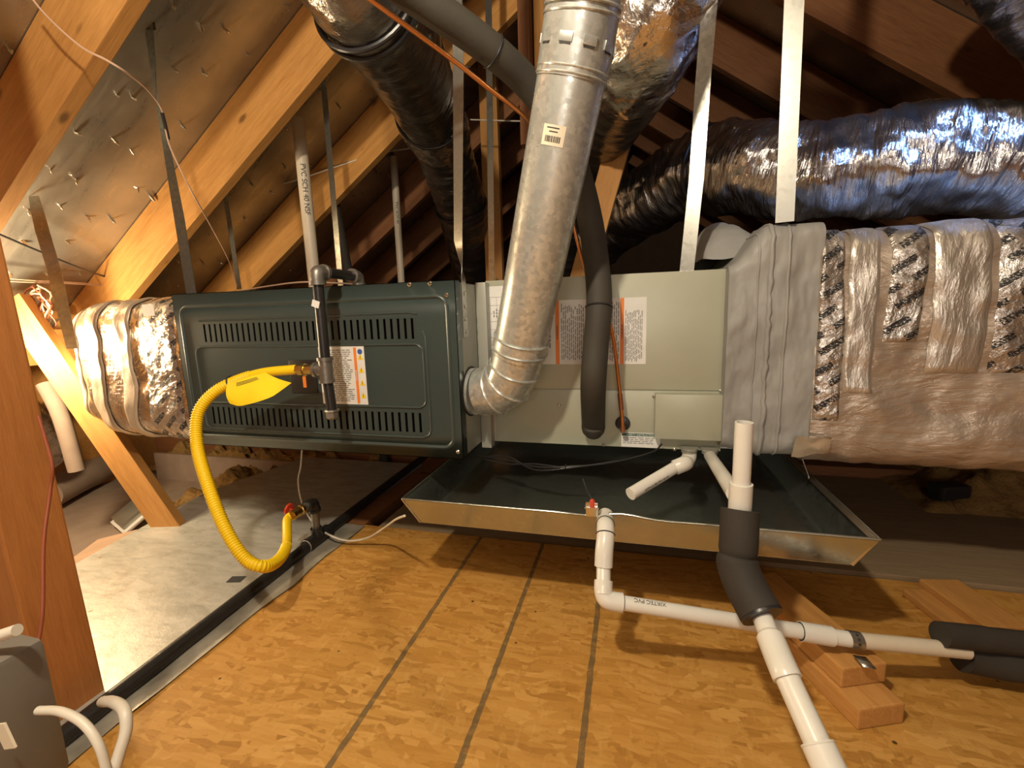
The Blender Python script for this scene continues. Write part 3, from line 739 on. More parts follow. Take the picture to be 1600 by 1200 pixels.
# ------------------------------------------------------------------ wrapped plenums
class Wrap:
    def __init__(s, x0, x1, yc, zc, hy, hz, r, scale, amp, seed):
        s.__dict__.update(locals())
    def at(s, x, a, off=0.0):
        """a in 0..1 round the section, starting bottom front, up the front face, over the top, down the back"""
        hy, hz = s.hy, s.hz; k = s.scale((x-s.x0)/(s.x1-s.x0)); r = s.r
        per = [2*(hz-r), math.pi*r/2, 2*(hy-r), math.pi*r/2]*2; L = sum(per)/1.0; d = (a % 1.0)*L
        cs = [((-hy, -(hz-r)), (0, 1)), ((-(hy-r), hz-r), math.pi), ((-(hy-r), hz), (1, 0)), ((hy-r, hz-r), math.pi/2), ((hy, hz-r), (0, -1)), ((hy-r, -(hz-r)), 0), ((hy-r, -hz), (-1, 0)), ((-(hy-r), -(hz-r)), -math.pi/2)]
        for i, pl in enumerate(per):
            if d <= pl or i == 7:
                b, v = cs[i]
                if i % 2 == 0: y, z = b[0]+v[0]*d, b[1]+v[1]*d; n = {0: (-1, 0), 2: (0, 1), 4: (1, 0), 6: (0, -1)}[i]
                else:
                    an = v-d/r; y, z = b[0]+r*math.cos(an), b[1]+r*math.sin(an); n = (math.cos(an), math.sin(an))
                break
            d -= pl
        ky = kz = k
        y *= k; z *= k
        p = Vector((x, s.yc+y, s.zc+z)); q = Vector((x*4+s.seed, p.y*4, p.z*4))
        o = off+s.amp*noise.fractal(q, 1, 2.1, 4)+s.amp*.35*noise.noise(q*5)
        return p+Vector((0, n[0], n[1]))*o
    def body(s, nu=90, nv=200):
        m = MB().grid(lambda u, v: s.at(s.x0+(s.x1-s.x0)*u, v), nu, nv)
        return m
    def cap(s, x, nv=60, dx=0):
        c = Vector((x, s.yc, s.zc))
        return MB().grid(lambda u, v: c.lerp(s.at(x, v), u)+Vector((dx*(1-u*u), 0, 0)), 10, nv)
    def band(s, fa, fb, a0, a1, off=.004, nu=12, nv=120):
        return MB().grid(lambda u, v: s.at(fa(a0+(a1-a0)*v)*(1-u)+fb(a0+(a1-a0)*v)*u, a0+(a1-a0)*v, off-(.0055 if u in (0, 1) or v in (0, 1) else 0)), nu, nv)
def C_(v): return lambda a: v
# left supply plenum
def scl(u): return .60+.40*math.sin(min(1, u/.45)*math.pi/2)**.8
W = Wrap(-1.93, FX0+.004, 1.37, .575, .33, .225, .09, scl, .014, 3)
t = thing('supply_plenum', 'crumpled silver foil wrapped duct box at the left end of the furnace', 'duct', (-1.6, 1.37, .36))
b = W.body(); c = W.cap(-1.93, 200, -.05); b.add(c.v, c.f, None, True)
part(b, 'foil_wrap', M['foil'], t, smooth=True)
def wob(x, s_, am=.02): return lambda a: x+am*noise.noise(Vector((a*14, s_, 0)))+am*.6*math.sin(a*9+s_)
A0, A1 = -.13, .42
part(W.band(wob(-1.47, 1, .012), C_(FX0-.035), A0, A1, .006), 'printed_tape', M['foil_stamp'], t, smooth=True)
part(W.band(wob(-1.56, 2, .02), wob(-1.50, 5, .02), A0, A1, .008), 'foil_tape', M['foil_tape'], t, smooth=True)
part(W.band(wob(-1.69, 4, .02), wob(-1.64, 8, .02), A0, A1, .007), 'foil_tape', M['foil_tape'], t, smooth=True)
part(W.band(wob(-1.85, 6, .02), wob(-1.80, 6, .02), A0, A1, .007), 'foil_tape', M['foil_tape'], t, smooth=True)
part(MB().box(FX0-.012, FX0-.001, FY+.02, 1.72, FZ0+.01, FZ1-.004, .002), 'end_flange', M['galv'], t)
q = P(238, 484, y=1.03); part(MB().box(q.x-.022, q.x+.022, q.y-.012, q.y-.010, q.z-.018, q.z+.016), 'paper_tag', M['paper'], t)
# right return plenum with mastic transition
MX0, MX1 = CX1-.006, .405
t = thing('mastic_transition', 'lumpy grey mastic covered transition between cabinet and foil wrapped plenum', 'duct', (.31, 1.4, .36))
def scm(u): return 1.0
Wm = Wrap(MX0, MX1, 1.45, .612, .295, .245, .035, scm, .006, 11)
def mas(u, v):
    x = MX0+(MX1-MX0)*u; p = Wm.at(x, v)
    k = min(1, u/.45); k = k*k*(3-2*k)                      # flares up from cabinet height to plenum height
    top = .815+(.900-.815)*k; bot = .372-.012*k
    zz = bot+(p.z-(.612-.245))/(.49)*(top-bot)
    n = noise.fractal(Vector((x*13, p.y*9, zz*7)), 1, 2, 5)*.009
    return Vector((x, p.y+n, zz))
m = MB().grid(mas, 70, 320); part(m, 'mastic_skin', M['mastic'], t, smooth=True)
m = MB().grid(lambda u, v: Vector((MX0+.001, 1.45, .59)).lerp(mas(0, v), u), 6, 120); part(m, 'end_skin', M['mastic'], t, smooth=True)
# mastic-coated collar bulge behind the cabinet top corner
def bulge(u, v):
    a = math.pi*v; rx = .11; c = Vector((.285, 1.47, .840)); p = c+Vector((-.055*math.sin(math.pi*u)-.03+.08*u, (u-.5)*.40, 0))+Vector((-math.cos(a)*rx*.7, 0, math.sin(a)*.115*(math.sin(math.pi*min(1, max(0, u)))**.4)))
    return p+Vector((0, 0, .006*noise.noise(p*25)))
part(MB().grid(bulge, 30, 30), 'mastic_bulge', M['mastic'], t, smooth=True)
def seamx(dx): return lambda a: MX0+dx+.006*noise.noise(Vector((a*25, dx*50, 2)))
m = MB()
for dx, w_ in ((.085, .016), (.120, .010), (.06, .006)):
    r = random.Random(int(dx*1000))
    m.tube([mas((dx+.004*noise.noise(Vector((v*30, dx*99, 0))))/(MX1-MX0), v/1000)+Vector((0, -.001, 0)) for v in range(-30, 360, 6)], [w_*.35*(1+.5*noise.noise(Vector((v*.09, dx*77, 3)))) for v in range(-30, 360, 6)], 8)
part(m, 'mastic_ridges', M['mastic'], t, smooth=True)
W2 = Wrap(.400, 1.45, 1.46, .612, .31, .272, .07, lambda u: 1.0, .014, 21)
t = thing('return_plenum', 'long foil wrapped return plenum at right with printed silver tape', 'duct', (1.2, 1.46, .36))
b = W2.body(220, 220); c = W2.cap(.401, 220); b.add(c.v, c.f, None, True); part(b, 'scrim_wrap', M['scrim'], t, smooth=True)
part(W2.band(C_(.402), wob(.452, 2, .006), .02, .5, .005), 'printed_tape', M['foil_stamp'], t, smooth=True)
part(W2.band(wob(.535, 4, .008), wob(.600, 4, .008), .10, .5, .005), 'printed_tape', M['foil_stamp'], t, smooth=True)
part(W2.band(wob(.458, 5, .01), wob(.515, 5, .01), .05, .5, .007), 'foil_tape', M['foil_strip'], t, smooth=True)
part(W2.band(wob(.605, 7, .01), wob(.70, 7, .01), .07, .5, .007), 'foil_tape', M['foil_strip'], t, smooth=True)
part(W2.band(wob(.715, 8, .01), wob(.90, 8, .01), .07, .5, .005), 'printed_tape', M['foil_stamp'], t, smooth=True)
# torn corner foil at the bottom of the transition
q = P(1262, 700, y=1.14)
def flap(u, v): p = q+Vector((-.03+.075*u, -.012+.02*v, .028-.055*v*(1-.3*u))); return p+Vector((0, .010*noise.noise(p*30), .006*noise.noise(p*40+Vector((5, 5, 5)))))
part(MB().grid(flap, 12, 12), 'loose_foil_flap', M['foil_tape'], t, smooth=True)
# ------------------------------------------------------------------ drain pan
a = P(628, 780, z=.28); b = P(1368, 842, z=.28)
PX0, PX1, PY0, PY1, PZ = a.x, b.x+.006, .928, 1.72, .28
fl = .034; PB = .214
t = thing('drain_pan', 'long shallow galvanised drain pan hanging under the grey cabinet', 'pan', ((PX0+PX1)/2, (PY0+PY1)/2, PB))
top = [(PX0, PY0), (PX1, PY0), (PX1, PY1), (PX0, PY1)]; bot = [(PX0+fl, PY0+fl*.6), (PX1-fl, PY0+fl*.6), (PX1-fl, PY1-fl*.6), (PX0+fl, PY1-fl*.6)]
def wall(k):
    k2 = (k+1) % 4; n = 40 if k % 2 == 0 else 8; m = MB()
    def f(u, v):
        A = Vector((*bot[k], PB)).lerp(Vector((*bot[k2], PB)), u); B_ = Vector((*top[k], PZ)).lerp(Vector((*top[k2], PZ)), u)
        p = A.lerp(B_, v)
        if k == 0:
            dxy = math.exp(-((p.x+.045)/.06)**2); p.y += .010*v*dxy; p.z += .006*v*math.sin((p.x+.05)*30)*math.exp(-((p.x+.04)/.09)**2)
        return p
    m.grid(f, n, 4); m.tube([f(i/n, 1)+Vector((0, 0, .001)) for i in range(n+1)], .0026, 6); return m
for k in range(4):
    part(wall(k), 'pan_wall', M['pan_steel'], t, smooth=True)
part(MB().box(bot[0][0], bot[1][0], bot[0][1], bot[2][1], PB-.001, PB), 'pan_base', M['pan_steel'], t)
part(MB().tube([(PX1-.001, PY0+.004, PZ), (bot[1][0]+.002, bot[1][1], PB)], .0032, 6), 'corner_fold', M['bright'], t)
part(MB().tube([(PX0, PY0, PZ), (bot[0][0], bot[0][1], PB)], .0028, 6), 'corner_fold', M['bright'], t)
part(MB().box(PX1-.016, PX1+.002, PY0+.004, PY1, PZ-.001, PZ+.001), 'rim_flange', M['pan_steel'], t)
q = P(945, 812, y=PY0)
part(MB().tube([(q.x, PY0+.03, q.z-.004), (q.x, PY0-.012, q.z-.004)], .0175, 24), 'drain_outlet', M['pvc'], t)
for (xx, yy) in ((PX0+.01, 1.25), (PX1-.01, 1.25)):
    part(MB().tube([(xx, yy, PZ), (xx+(.03 if xx < 0 else -.03), yy+.02, .372)], .0012, 6), 'hanger_wire', M['bright'], t)
# float switch
t = thing('float_switch', 'small safety float switch with red cap clipped on the pan rim', 'switch', tuple(P(925, 800, y=PY0)))
q = P(925, 795, y=PY0-.001)
m = MB().box(q.x-.013, q.x+.013, PY0-.006, PY0-.003, q.z-.016, q.z+.016, .001); m.box(q.x-.015, q.x+.015, PY0-.012, PY0+.014, q.z+.004, q.z+.007)
part(m, 'clip', M['bright'], t)
part(MB().lathe((q.x+.001, PY0-.002, q.z+.004), (0, 0, 1), [(0, .0065), (.014, .0062), (.019, .003)], 14), 'red_cap', M['red'], t)
part(MB().tube(smoothpath([(q.x+.001, PY0-.002, q.z+.022), P(918, 768, y=.95), P(911, 748, y=.98)], 5), .0014, 8), 'lead', M['wire_black'], t)
# ------------------------------------------------------------------ PVC drains
pr = .0138
def fit(p, d, L, r=.0175): d = Vector(d).normalized(); return MB().tube([Vector(p)-d*L/2, Vector(p)+d*L/2], r, 24)
q0 = P(945, 812, y=PY0); q0 = Vector((q0.x, PY0-.012, q0.z-.004))
t = thing('pan_drain_line', 'white plastic drain line dropping from the pan and running right to the stacked boards', 'pipe', tuple(P(1335, 1003, z=.1)))
top_e = P(944, 850, y=.845); low = P(942, 935, y=.795)
e1 = smoothpath([q0, P(946, 822, y=.885), P(946, 840, y=.862), P(944, 862, y=.845)+Vector((0, 0, 0)), P(943, 885, y=.835)], 8)
part(MB().tube(e1, .0178, 24), 'upper_elbow', M['pvc'], t)
m = MB(); m.ring(e1[6], e1[7]-e1[5], .0182, .0012, 24, 5); m.ring(e1[14], e1[15]-e1[13], .0182, .0012, 24, 5); part(m, 'primer_stain', M['ink'], t)
end = P(1492, 1018, z=.075)
lowc = P(943, 937, y=.80)
dr = (P(1335, 1000, z=.105)-lowc).normalized()
part(MB().tube([e1[-1], lowc+Vector((0, 0, .01))], pr, 24), 'drop_pipe', M['pvc'], t)
up = (e1[-1]-lowc).normalized()
bnd = smoothpath([lowc+up*.034, lowc+up*.015, lowc+up*.003+dr*.005, lowc+dr*.017, lowc+dr*.036], 6)
part(MB().tube(bnd, .0178, 24), 'lower_elbow', M['pvc'], t)
part(MB().ring(lowc+dr*.036, dr, .0165, .0012, 24, 5), 'primer_stain', M['ink'], t)
s1 = P(1335, 1000, z=.108); s2 = P(1510, 1017, z=.083)
run = part(MB().tube([lowc+dr*.03, lowc.lerp(s1, .5), s1], pr, 24), 'long_run', M['pvc'], t)
part(MB().tube([s1, s2], pr, 24), 'end_run', M['cream_pvc'], t)
cc = P(1268, 986, z=.113); cc = lowc.lerp(s1, (cc-lowc).length/(s1-lowc).length)
part(fit(cc, dr, .056, .0172), 'coupling', M['pvc'], t)
m = MB(); m.ring(cc-dr*.028, dr, .0150, .0012, 24, 5); m.ring(cc+dr*.028, dr, .0150, .0012, 24, 5); part(m, 'primer_stain', M['ink'], t)
vw = (CAM-lowc.lerp(s1, .2)); vw = (vw-dr*vw.dot(dr)).normalized(); upv = dr.cross(vw); upv = upv if upv.z > 0 else -upv
o_ = (vw*.82+upv*.57).normalized()
lt = lowc+dr*.085
lettering('XIRTEC PVC', .011, lt+o_*(pr+.0006), -dr, o_.cross(-dr), M['ink'], run, depth=.0003)
# pipe strap
t = thing('pipe_strap', 'perforated steel pipe strap holding the white pipe on the stacked boards', 'strap', tuple(P(1338, 1020, z=.09)))
m = MB(); sp = s1; sdv = dr.cross(Vector((0, 0, 1))).normalized()
if sdv.y > 0: sdv = -sdv
def hoop(u, v):
    a = math.radians(-100+230*v); c = sp+dr*(.011*(u-.5)*2)
    return c+(Vector((0, 0, 1))*math.cos(a)+sdv*math.sin(a))*(pr+.0015)
m.grid(hoop, 2, 24); c = sp+sdv*.030; m.obox((c.x, c.y, .0885), dr, sdv, (0, 0, 1), .011, .014, .0008)
part(m, 'band', M['strap'], t, smooth=True)
m = MB()
for a in (20, 50, 80): 
    a = math.radians(a); d = Vector((0, 0, 1))*math.cos(a)+sdv*math.sin(a); m.lathe(sp+d*(pr+.0012), d, [(0, .0028), (.0009, .0028)], 10)
part(m, 'holes', M['ink'], t)
# coil primary drain: stub with elbow
s_ = P(1077, 698, y=CY-.015); s_ = Vector((s_.x, s_.y, CZ0-.002))
tip = Q(985, 772, .985); jn = Q(1062, 726, 1.06)
t = thing('drain_stub', 'short white plastic pipe with elbow slanting from the cabinet over the pan', 'pipe', tuple(tip))
d1 = (tip-jn).normalized()
part(MB().tube(smoothpath([s_+Vector((0, 0, .012)), s_+Vector((0, -.003, -.010)), s_+Vector((-.008, -.012, -.022)), jn+Vector((.012, .0, .004)), jn+d1*.018], 6), .0175, 24), 'elbow', M['pvc'], t)
stub = part(MB().tube([jn, tip], pr, 24), 'stub_pipe', M['pvc'], t)
vw = (CAM-tip); vw = (vw-d1*vw.dot(d1)).normalized(); dn = d1.cross(vw); dn = dn if dn.z < 0 else -dn; o_ = (vw*.75+dn*.66).normalized()
lettering('ASTM D1785 PVC 3/4 IN', .0075, tip.lerp(jn, .42)+o_*(pr+.0005), -d1, o_.cross(-d1), M['ink'], stub, depth=.0003)
# primary drain with standpipe tee and foam sleeve
s_ = P(1109, 697, y=CY-.015); s_ = Vector((s_.x, s_.y, CZ0-.002))
tee = Q(1157, 775, .74); st = Q(1164, 665, .70)
st = Vector((tee.x, tee.y, st.z+ (0)))
t = thing('condensate_drain', 'white plastic condensate drain with open standpipe and black foam sleeve', 'pipe', tuple(P(1300, 1200, z=0)))
part(MB().tube([s_+Vector((0, 0, .01)), s_+Vector((0, -.004, -.004)), tee+Vector((-.006, .012, -.002))], pr, 24), 'inlet_pipe', M['pvc'], t)
part(MB().tube([tee+Vector((0, 0, .022)), tee+Vector((0, 0, -.03))], .0178, 24), 'tee', M['pvc'], t)
m = MB().tube([tee+Vector((0, 0, .0)), st], pr, 24, False); m.tube([st, st-Vector((0, 0, .02))], .011, 24, False)
vv = []; 
for k in range(24):
    a = 2*math.pi*k/24; vv += [st+Vector((math.cos(a)*pr, math.sin(a)*pr, 0)), st+Vector((math.cos(a)*.011, math.sin(a)*.011, 0))]
m.add(vv, [(2*k, 2*((k+1) % 24), 2*((k+1) % 24)+1, 2*k+1) for k in range(24)])
part(m, 'standpipe', M['pvc'], t)
f0 = tee+Vector((0, 0, -.024))
fp = smoothpath([f0, Q(1154, 845, .735), Q(1152, 880, .73), Q(1166, 918, .71), Q(1189, 960, .68)], 8)
part(MB().tube(fp, [.0295+(.0022 if i > 13 else 0)-.003*math.exp(-((i-13)/1.2)**2) for i in range(len(fp))], 28), 'foam_sleeve', M['foam'], t, 'black foam sleeve')
fd = (fp[-1]-fp[-2]).normalized(); part(MB().lathe(fp[-1]-fd*.004, fd, [(0, .031), (.008, .031), (.009, .016)], 28), 'sleeve_end', M['wire_black'], t)
g0 = fp[-1]; g1_ = Q(1214, 1022, .625); g2_ = Q(1226, 1050, .60); g3 = Q(1278, 1163, .535); g4 = Q(1318, 1250, .50)
part(MB().tube(smoothpath([g0, g0.lerp(g1_, .6), g1_, g2_, g2_.lerp(g3, .1)], 6), [.0145]*6+[.0185]*12+[.0185]*7, 24), 'lower_elbow', M['pvc'], t)
part(MB().tube([g2_, g3+(g3-g2_)*.05], .0155, 24), 'lower_pipe', M['pvc'], t)
part(MB().tube([g3, g4], .0190, 24), 'bottom_socket', M['pvc'], t)
part(MB().ring(g3, g4-g3, .0175, .0022, 24, 6), 'socket_lip', M['pvc'], t)
# black foam covered pipe end at the right
t = thing('foam_pipe_cover', 'black foam pipe covers around the far right end of the white pipe', 'pipe insulation', tuple(P(1560, 1045, z=.04)))
for pts_, r_ in (([P(1475, 998, z=.115), P(1540, 1005, z=.105), P(1680, 1022, z=.09)], .022), ([P(1508, 1030, z=.062), P(1560, 1040, z=.055), P(1690, 1062, z=.05)], .030)):
    pa = smoothpath([p+Vector((0, .012, 0)) for p in pts_], 6)
    part(MB().tube(pa, [r_*(1+.08*noise.noise(p*30)) for p in pa], 24), 'foam_tube', M['foam'], t)
# stacked boards
s = (Vector((.30, 1.10, 0))-Vector((.378, .789, 0)))
def block(name, p0, p1, w, z0, z1, lab): 
    return beam(name, (p0[0], p0[1], (z0+z1)/2), (p1[0], p1[1], (z0+z1)/2), w, z1-z0, M['lumber'], lab, 'lumber', bev=.003)
block('lumber_block', (.419, .800), (.290, 1.12), .088, .0005, .0405, 'lower board of the wood stack under the white pipe, reaching nearest')
block('lumber_block', (.408, .842), (.300, 1.11), .088, .041, .080, 'upper board of the wood stack carrying the strapped white pipe')
block('lumber_block', tuple(P(1575, 992, z=.02))[:2], tuple(P(1465, 915, z=.02))[:2], .09, .0005, .038, 'loose board on the floor at right beneath the black foam')
block('lumber_block', tuple(P(1535, 1005, z=.01))[:2], tuple(P(1430, 925, z=.01))[:2], .06, .0005, .019, 'thinner board lying beside the loose board at right')
# ------------------------------------------------------------------ gas piping at the furnace
gy = .93; gx = P(508, 560, y=gy).x; gz1 = P(502, 424, y=gy).z; gt = P(513, 578, y=gy).z; gb = P(520, 652, y=gy).z
gbx = P(520, 652, y=gy).x
t = thing('gas_drop_pipe', 'black iron gas pipe with tee hanging in front of the dark green door', 'pipe', (gx, gy, gb))
ir = .0125
part(MB().tube([(gx, gy, gt), (gx, gy, gz1)], ir, 20), 'drop_pipe', M['blk_iron'], t)
part(MB().tube([(gx, gy, gt), (gbx, gy, gb+.01)], ir, 20), 'sediment_nipple', M['blk_iron'], t)
part(MB().lathe((gbx, gy, gb+.020), (0, 0, -1), [(0, .017), (.004, .018), (.007, .0155), (.020, .0150), (.024, .011)], 8), 'cap', M['cast'], t)
def elbow(mb, c, d1, d2, r=.0165, L=.024):
    c = Vector(c); d1 = Vector(d1); d2 = Vector(d2); mb.tube(smoothpath([c+d1*L, c+d1*L*.55, c+(d1+d2)*L*.12, c+d2*L*.55, c+d2*L], 5), r, 20)
    for d in (d1, d2): mb.tube([c+d*(L-.002), c+d*(L+.007)], r*1.16, 20)
m = MB(); elbow(m, (gx, gy, gz1), (0, 0, -1), (0, 1, 0)); part(m, 'elbow', M['cast'], t)
m = MB(); elbow(m, (gx, 1.095, gz1), (0, -1, 0), (0, 0, -1), .0165, .02); part(m, 'elbow', M['cast'], t)
part(MB().tube([(gx, gy, gz1), (gx, 1.095, gz1)], ir, 20), 'cross_pipe', M['blk_iron'], t)
part(MB().tube([(gx, 1.095, gz1), (gx, 1.095, FZ1-.002)], ir, 20), 'down_pipe', M['cast'], t)
m = MB(); m.tube([(gx, gy, gt+.026), (gx, gy, gt-.026)], .0168, 20); m.tube([(gx, gy, gt), (gx-.03, gy, gt)], .0165, 20)
for p_, d_ in (((gx, gy, gt+.026), (0, 0, 1)), ((gx, gy, gt-.026), (0, 0, -1)), ((gx-.026, gy, gt), (-1, 0, 0))):
    m.lathe(Vector(p_)-Vector(d_)*.003, d_, [(0, .0195), (.008, .0195)], 20)
part(m, 'tee', M['cast'], t)
q = P(500, 466, y=gy-.014); part(MB().obox((gx-.001, gy-.0135, gz1-.075), Vector((1, 0, -.35)).normalized(), (0, 1, 0), Vector((.35, 0, 1)).normalized(), .010, .001, .008), 'paper_scrap', M['paper'], t)
# floor gas line
t = thing('floor_gas_pipe', 'long black iron gas pipe lying along the floor edge by the pale board', 'pipe', (-.958, 1.2, 0))
fz = .0175; pt = P(496, 842, z=fz); fx = pt.x; yt = pt.y
part(MB().tube([(-.938, .22, fz), (fx, yt, fz)], .0165, 20), 'near_run', M['blk_iron'], t)
part(MB().tube([(fx, yt, fz), (fx-.028, 1.9, fz), (fx-.07, 3.4, fz)], .0165, 20), 'far_run', M['blk_iron'], t)
ez = P(490, 785, y=yt-.02)
ru = (ez-Vector((fx, yt, fz))).normalized()
m = MB(); m.tube([(fx, yt-.045, fz+.002), (fx, yt+.045, fz+.002)], .0205, 20); m.tube([(fx, yt, fz), Vector((fx, yt, fz))+ru*.042], .018, 20)
m.lathe((fx, yt-.045, fz+.002), (0, -1, 0), [(0, .0228), (.007, .0228)], 20); m.lathe((fx, yt+.045, fz+.002), (0, 1, 0), [(0, .0228), (.007, .0228)], 20)
part(m, 'floor_tee', M['blk_iron'], t)
part(MB().ring((fx, yt-.053, fz+.002), (0, 1, 0), .019, .0018, 20, 6), 'sealant_ring', M['tape_grey'], t)
part(MB().tube([(fx, yt, fz+.03), ez], ir, 20), 'riser', M['cast'], t)
m = MB(); elbow(m, ez, -ru, (0, -1, 0)); part(m, 'riser_elbow', M['blk_iron'], t)
vy = ez+Vector((0, -.06, 0))
part(MB().tube([ez, vy], ir, 20), 'valve_nipple', M['cast'], t)
# ball valve
t2 = thing('gas_valve', 'brass gas shutoff valve with red handle on the floor riser', 'valve', tuple(vy))
vdn = Vector((0, -.85, -.25)).normalized()
part(MB().lathe(vy+Vector((0, .01, 0)), (0, -1, 0), [(0, .017), (.010, .017), (.012, .014), (.022, .016), (.034, .014), (.036, .016), (.046, .016), (.048, .010)], 8), 'body', M['brass'], t2)
part(MB().lathe(vy+Vector((-.012, -.012, .004)), (-1, 0, .2), [(0, .005), (.012, .005), (.013, .019), (.019, .019), (.022, .012)], 10), 'handle', M['red'], t2, 'red valve handle')
hs = vy+Vector((0, -.038, 0))
# yellow connector hose
hb = P(413, 885, y=.75); 
top_end = Vector((gx-.085, gy, gt+.001))
hp = [hs, hs+Vector((0, -.016, -.006)), P(448, 850, y=.93), P(436, 874, y=.83), hb, P(382, 872, y=.735), P(350, 822, y=.745), P(323, 752, y=.775), P(308, 695, y=.81), P(309, 648, y=.835), P(330, 617, y=.86), P(362, 598, y=.885), P(410, 583, y=.91), top_end]
full = resample(smoothpath(hp, 14), .0021)
t = thing('gas_connector_hose', 'yellow corrugated gas connector hose looping from floor valve to furnace pipe', 'hose', tuple(hb))
n = len(full); iA = int(n*.13); iB = int(n*.89)
# corrugated middle, plain cuffs at both ends
rr = [.0118+.0016*math.cos(i*math.pi*2/3.0) for i in range(n)]
sub = full[iA:iB]
ff = resample(sub, .0015); 
part(MB().tube(ff, [.0128+.0015*math.cos(2*math.pi*i/4) for i in range(len(ff))], 20), 'corrugated_hose', M['yellow'], t, smooth=True)
part(MB().tube(full[:iA+2:3]+[full[iA+2]], .0122, 20), 'plain_cuff', M['yellow'], t); part(MB().tube(full[iB-2::3]+[full[-1]], .0122, 20), 'plain_cuff', M['yellow'], t)
part(MB().lathe(Vector((gx-.088, gy, gt)), (1, 0, 0), [(0, .0125), (.012, .0125), (.013, .0165), (.027, .0165), (.028, .013), (.060, .013)], 8), 'brass_nut', M['brass'], t)
# yellow folded tag around the hose
tq = [P(355, 599, y=.868), P(412, 582, y=.893), P(456, 598, y=.880), P(402, 639, y=.855), P(362, 630, y=.85)]
def tagf(u, v):
    a = tq[0].lerp(tq[1], u) ; b = tq[4].lerp(tq[3], min(1, u*1.6)).lerp(tq[2], max(0, u*1.35-.35)); p = a.lerp(b, v)
    return p+Vector((0, -.010*math.sin(v*2.6)-.004*math.sin(u*5), 0))
m = MB().grid(tagf, 14, 12); m2 = MB().grid(lambda u, v: tagf(u, v)+Vector((0, .0008, 0)), 14, 12); m.add(m2.v, [f[::-1] for f in m2.f])
tgp = part(m, 'warning_tag', M['yellow_tag'], t, 'bright yellow folded tag', smooth=True)
m = MB()
for k in range(3):
    m.grid(lambda u, v: tagf(.30+.45*u, .10+.05*k+.02*v)+Vector((0, -.001, 0)), 10, 1)
part(m, 'tag_print', M['ink'], tgp, auto=False)
part(MB().ring(P(362, 597, y=.885), (1, 0, .3), .0150, .0016, 18, 6), 'cable_tie', M['wire_black'], t)
# ------------------------------------------------------------------ hanging straps
def strap(pts, w, label, faces=None, group='hanging straps', screws=(), mat='strap'):
    """flat metal strap through pts; faces gives the width direction at each point"""
    pts = [Vector(p) for p in pts]; fc = [Vector(f) for f in faces] if faces else [Vector((1, -.27, 0))]*len(pts)
    m = MB(); N = 10; P_ = []; F_ = []
    for i in range(len(pts)-1):
        for k in range(N): P_.append(pts[i].lerp(pts[i+1], k/N)); F_.append(fc[i].lerp(fc[i+1], k/N).normalized())
    P_.append(pts[-1]); F_.append(fc[-1].normalized())
    vv = []
    for i, (p, f) in enumerate(zip(P_, F_)):
        d = (P_[min(i+1, len(P_)-1)]-P_[max(i-1, 0)]).normalized(); n = f.cross(d).normalized()
        for a, b in ((-1, -1), (1, -1), (1, 1), (-1, 1)): vv.append(p+f*(a*w/2)+n*(b*.0006))
    fs = [(i*4+k, i*4+(k+1) % 4, i*4+4+(k+1) % 4, i*4+4+k) for i in range(len(P_)-1) for k in range(4)]
    fs += [(3, 2, 1, 0), tuple(len(P_)*4-4+k for k in range(4))]
    m.add(vv, fs)
    t = thing('hanging_strap', label, 'strap', tuple(pts[-1]), group)
    part(m, 'band', M[mat], t)
    if screws:
        for p, d in screws: part(MB().lathe(Vector(p), d, [(0, .0042), (.002, .0042), (.003, .002)], 10), 'screw', M['bright'], t)
    return t
def roofz(p): return (zl(p.x) if p.x < RX else zr(p.x))
def hang(px0, py0, px1, py1, y, w, label, ybot=None, twist=None, top=None, bend=None, z1=None):
    a = P(px0, py0, y=y); b = P(px1, py1, y=ybot or y)
    if z1: b.z = z1
    d = (a-b).normalized(); tp = a.copy()
    for _ in range(200):
        if tp.z > roofz(tp)-.01: break
        tp += d*.01
    pts = [tp, a, a.lerp(b, .5)+(Vector(bend) if bend else Vector()), b]
    f = Vector((1, -.27, 0)); f2 = Vector(twist) if twist else f
    return strap(pts, w, label, [f, f2, f.lerp(f2, .3), f])
a = P(228, 0, y=1.075); b = P(299, 458, y=1.075); b.z = FZ1; d = (a-b).normalized()
strap([a+d*((zl(a.x)-.01-a.z)/d.z), a, P(244, 150, y=1.075), P(262, 240, y=1.075), P(280, 340, y=1.075), b], .030, 'dark grey twisted steel strap holding the left corner of the green furnace',
      [(1, .3, 0), (1, .2, 0), (.7, -.45, 0), (1, -.1, 0), (1, .25, 0), (1, .3, 0)], mat='strap_dark')
a = P(56, 325, y=1.06); b = P(113, 545, y=1.0); tp = a.copy(); tp.z = zl(a.x)-.01
strap([tp, P(66, 360, y=1.06), P(84, 420, y=1.05), b], .034, 'bright steel strap hanging before the left end of the silver plenum', [(1, .2, 0), (1, 1.0, 0), (1, .9, 0), (1, .3, 0)])
hang(355, 325, 374, 452, 1.62, .034, 'short steel strap behind the furnace at left with tan wire beside it')
hang(514, 230, 532, 442, 1.60, .030, 'narrow steel strap behind the iron pipe elbow', z1=FZ1)
hang(1099, 120, 1073, 421, 1.23, .034, 'steel strap with blue sheen above the grey cabinet right part', bend=(.004, 0, 0), z1=CZ1)
hang(1241, 0, 1226, 347, 1.16, .036, 'wide pale strap ending on the grey mastic transition')
hang(765, 150, 768, 434, 1.66, .026, 'thin shaded strap behind the cabinet beside the wooden post', z1=CZ1)
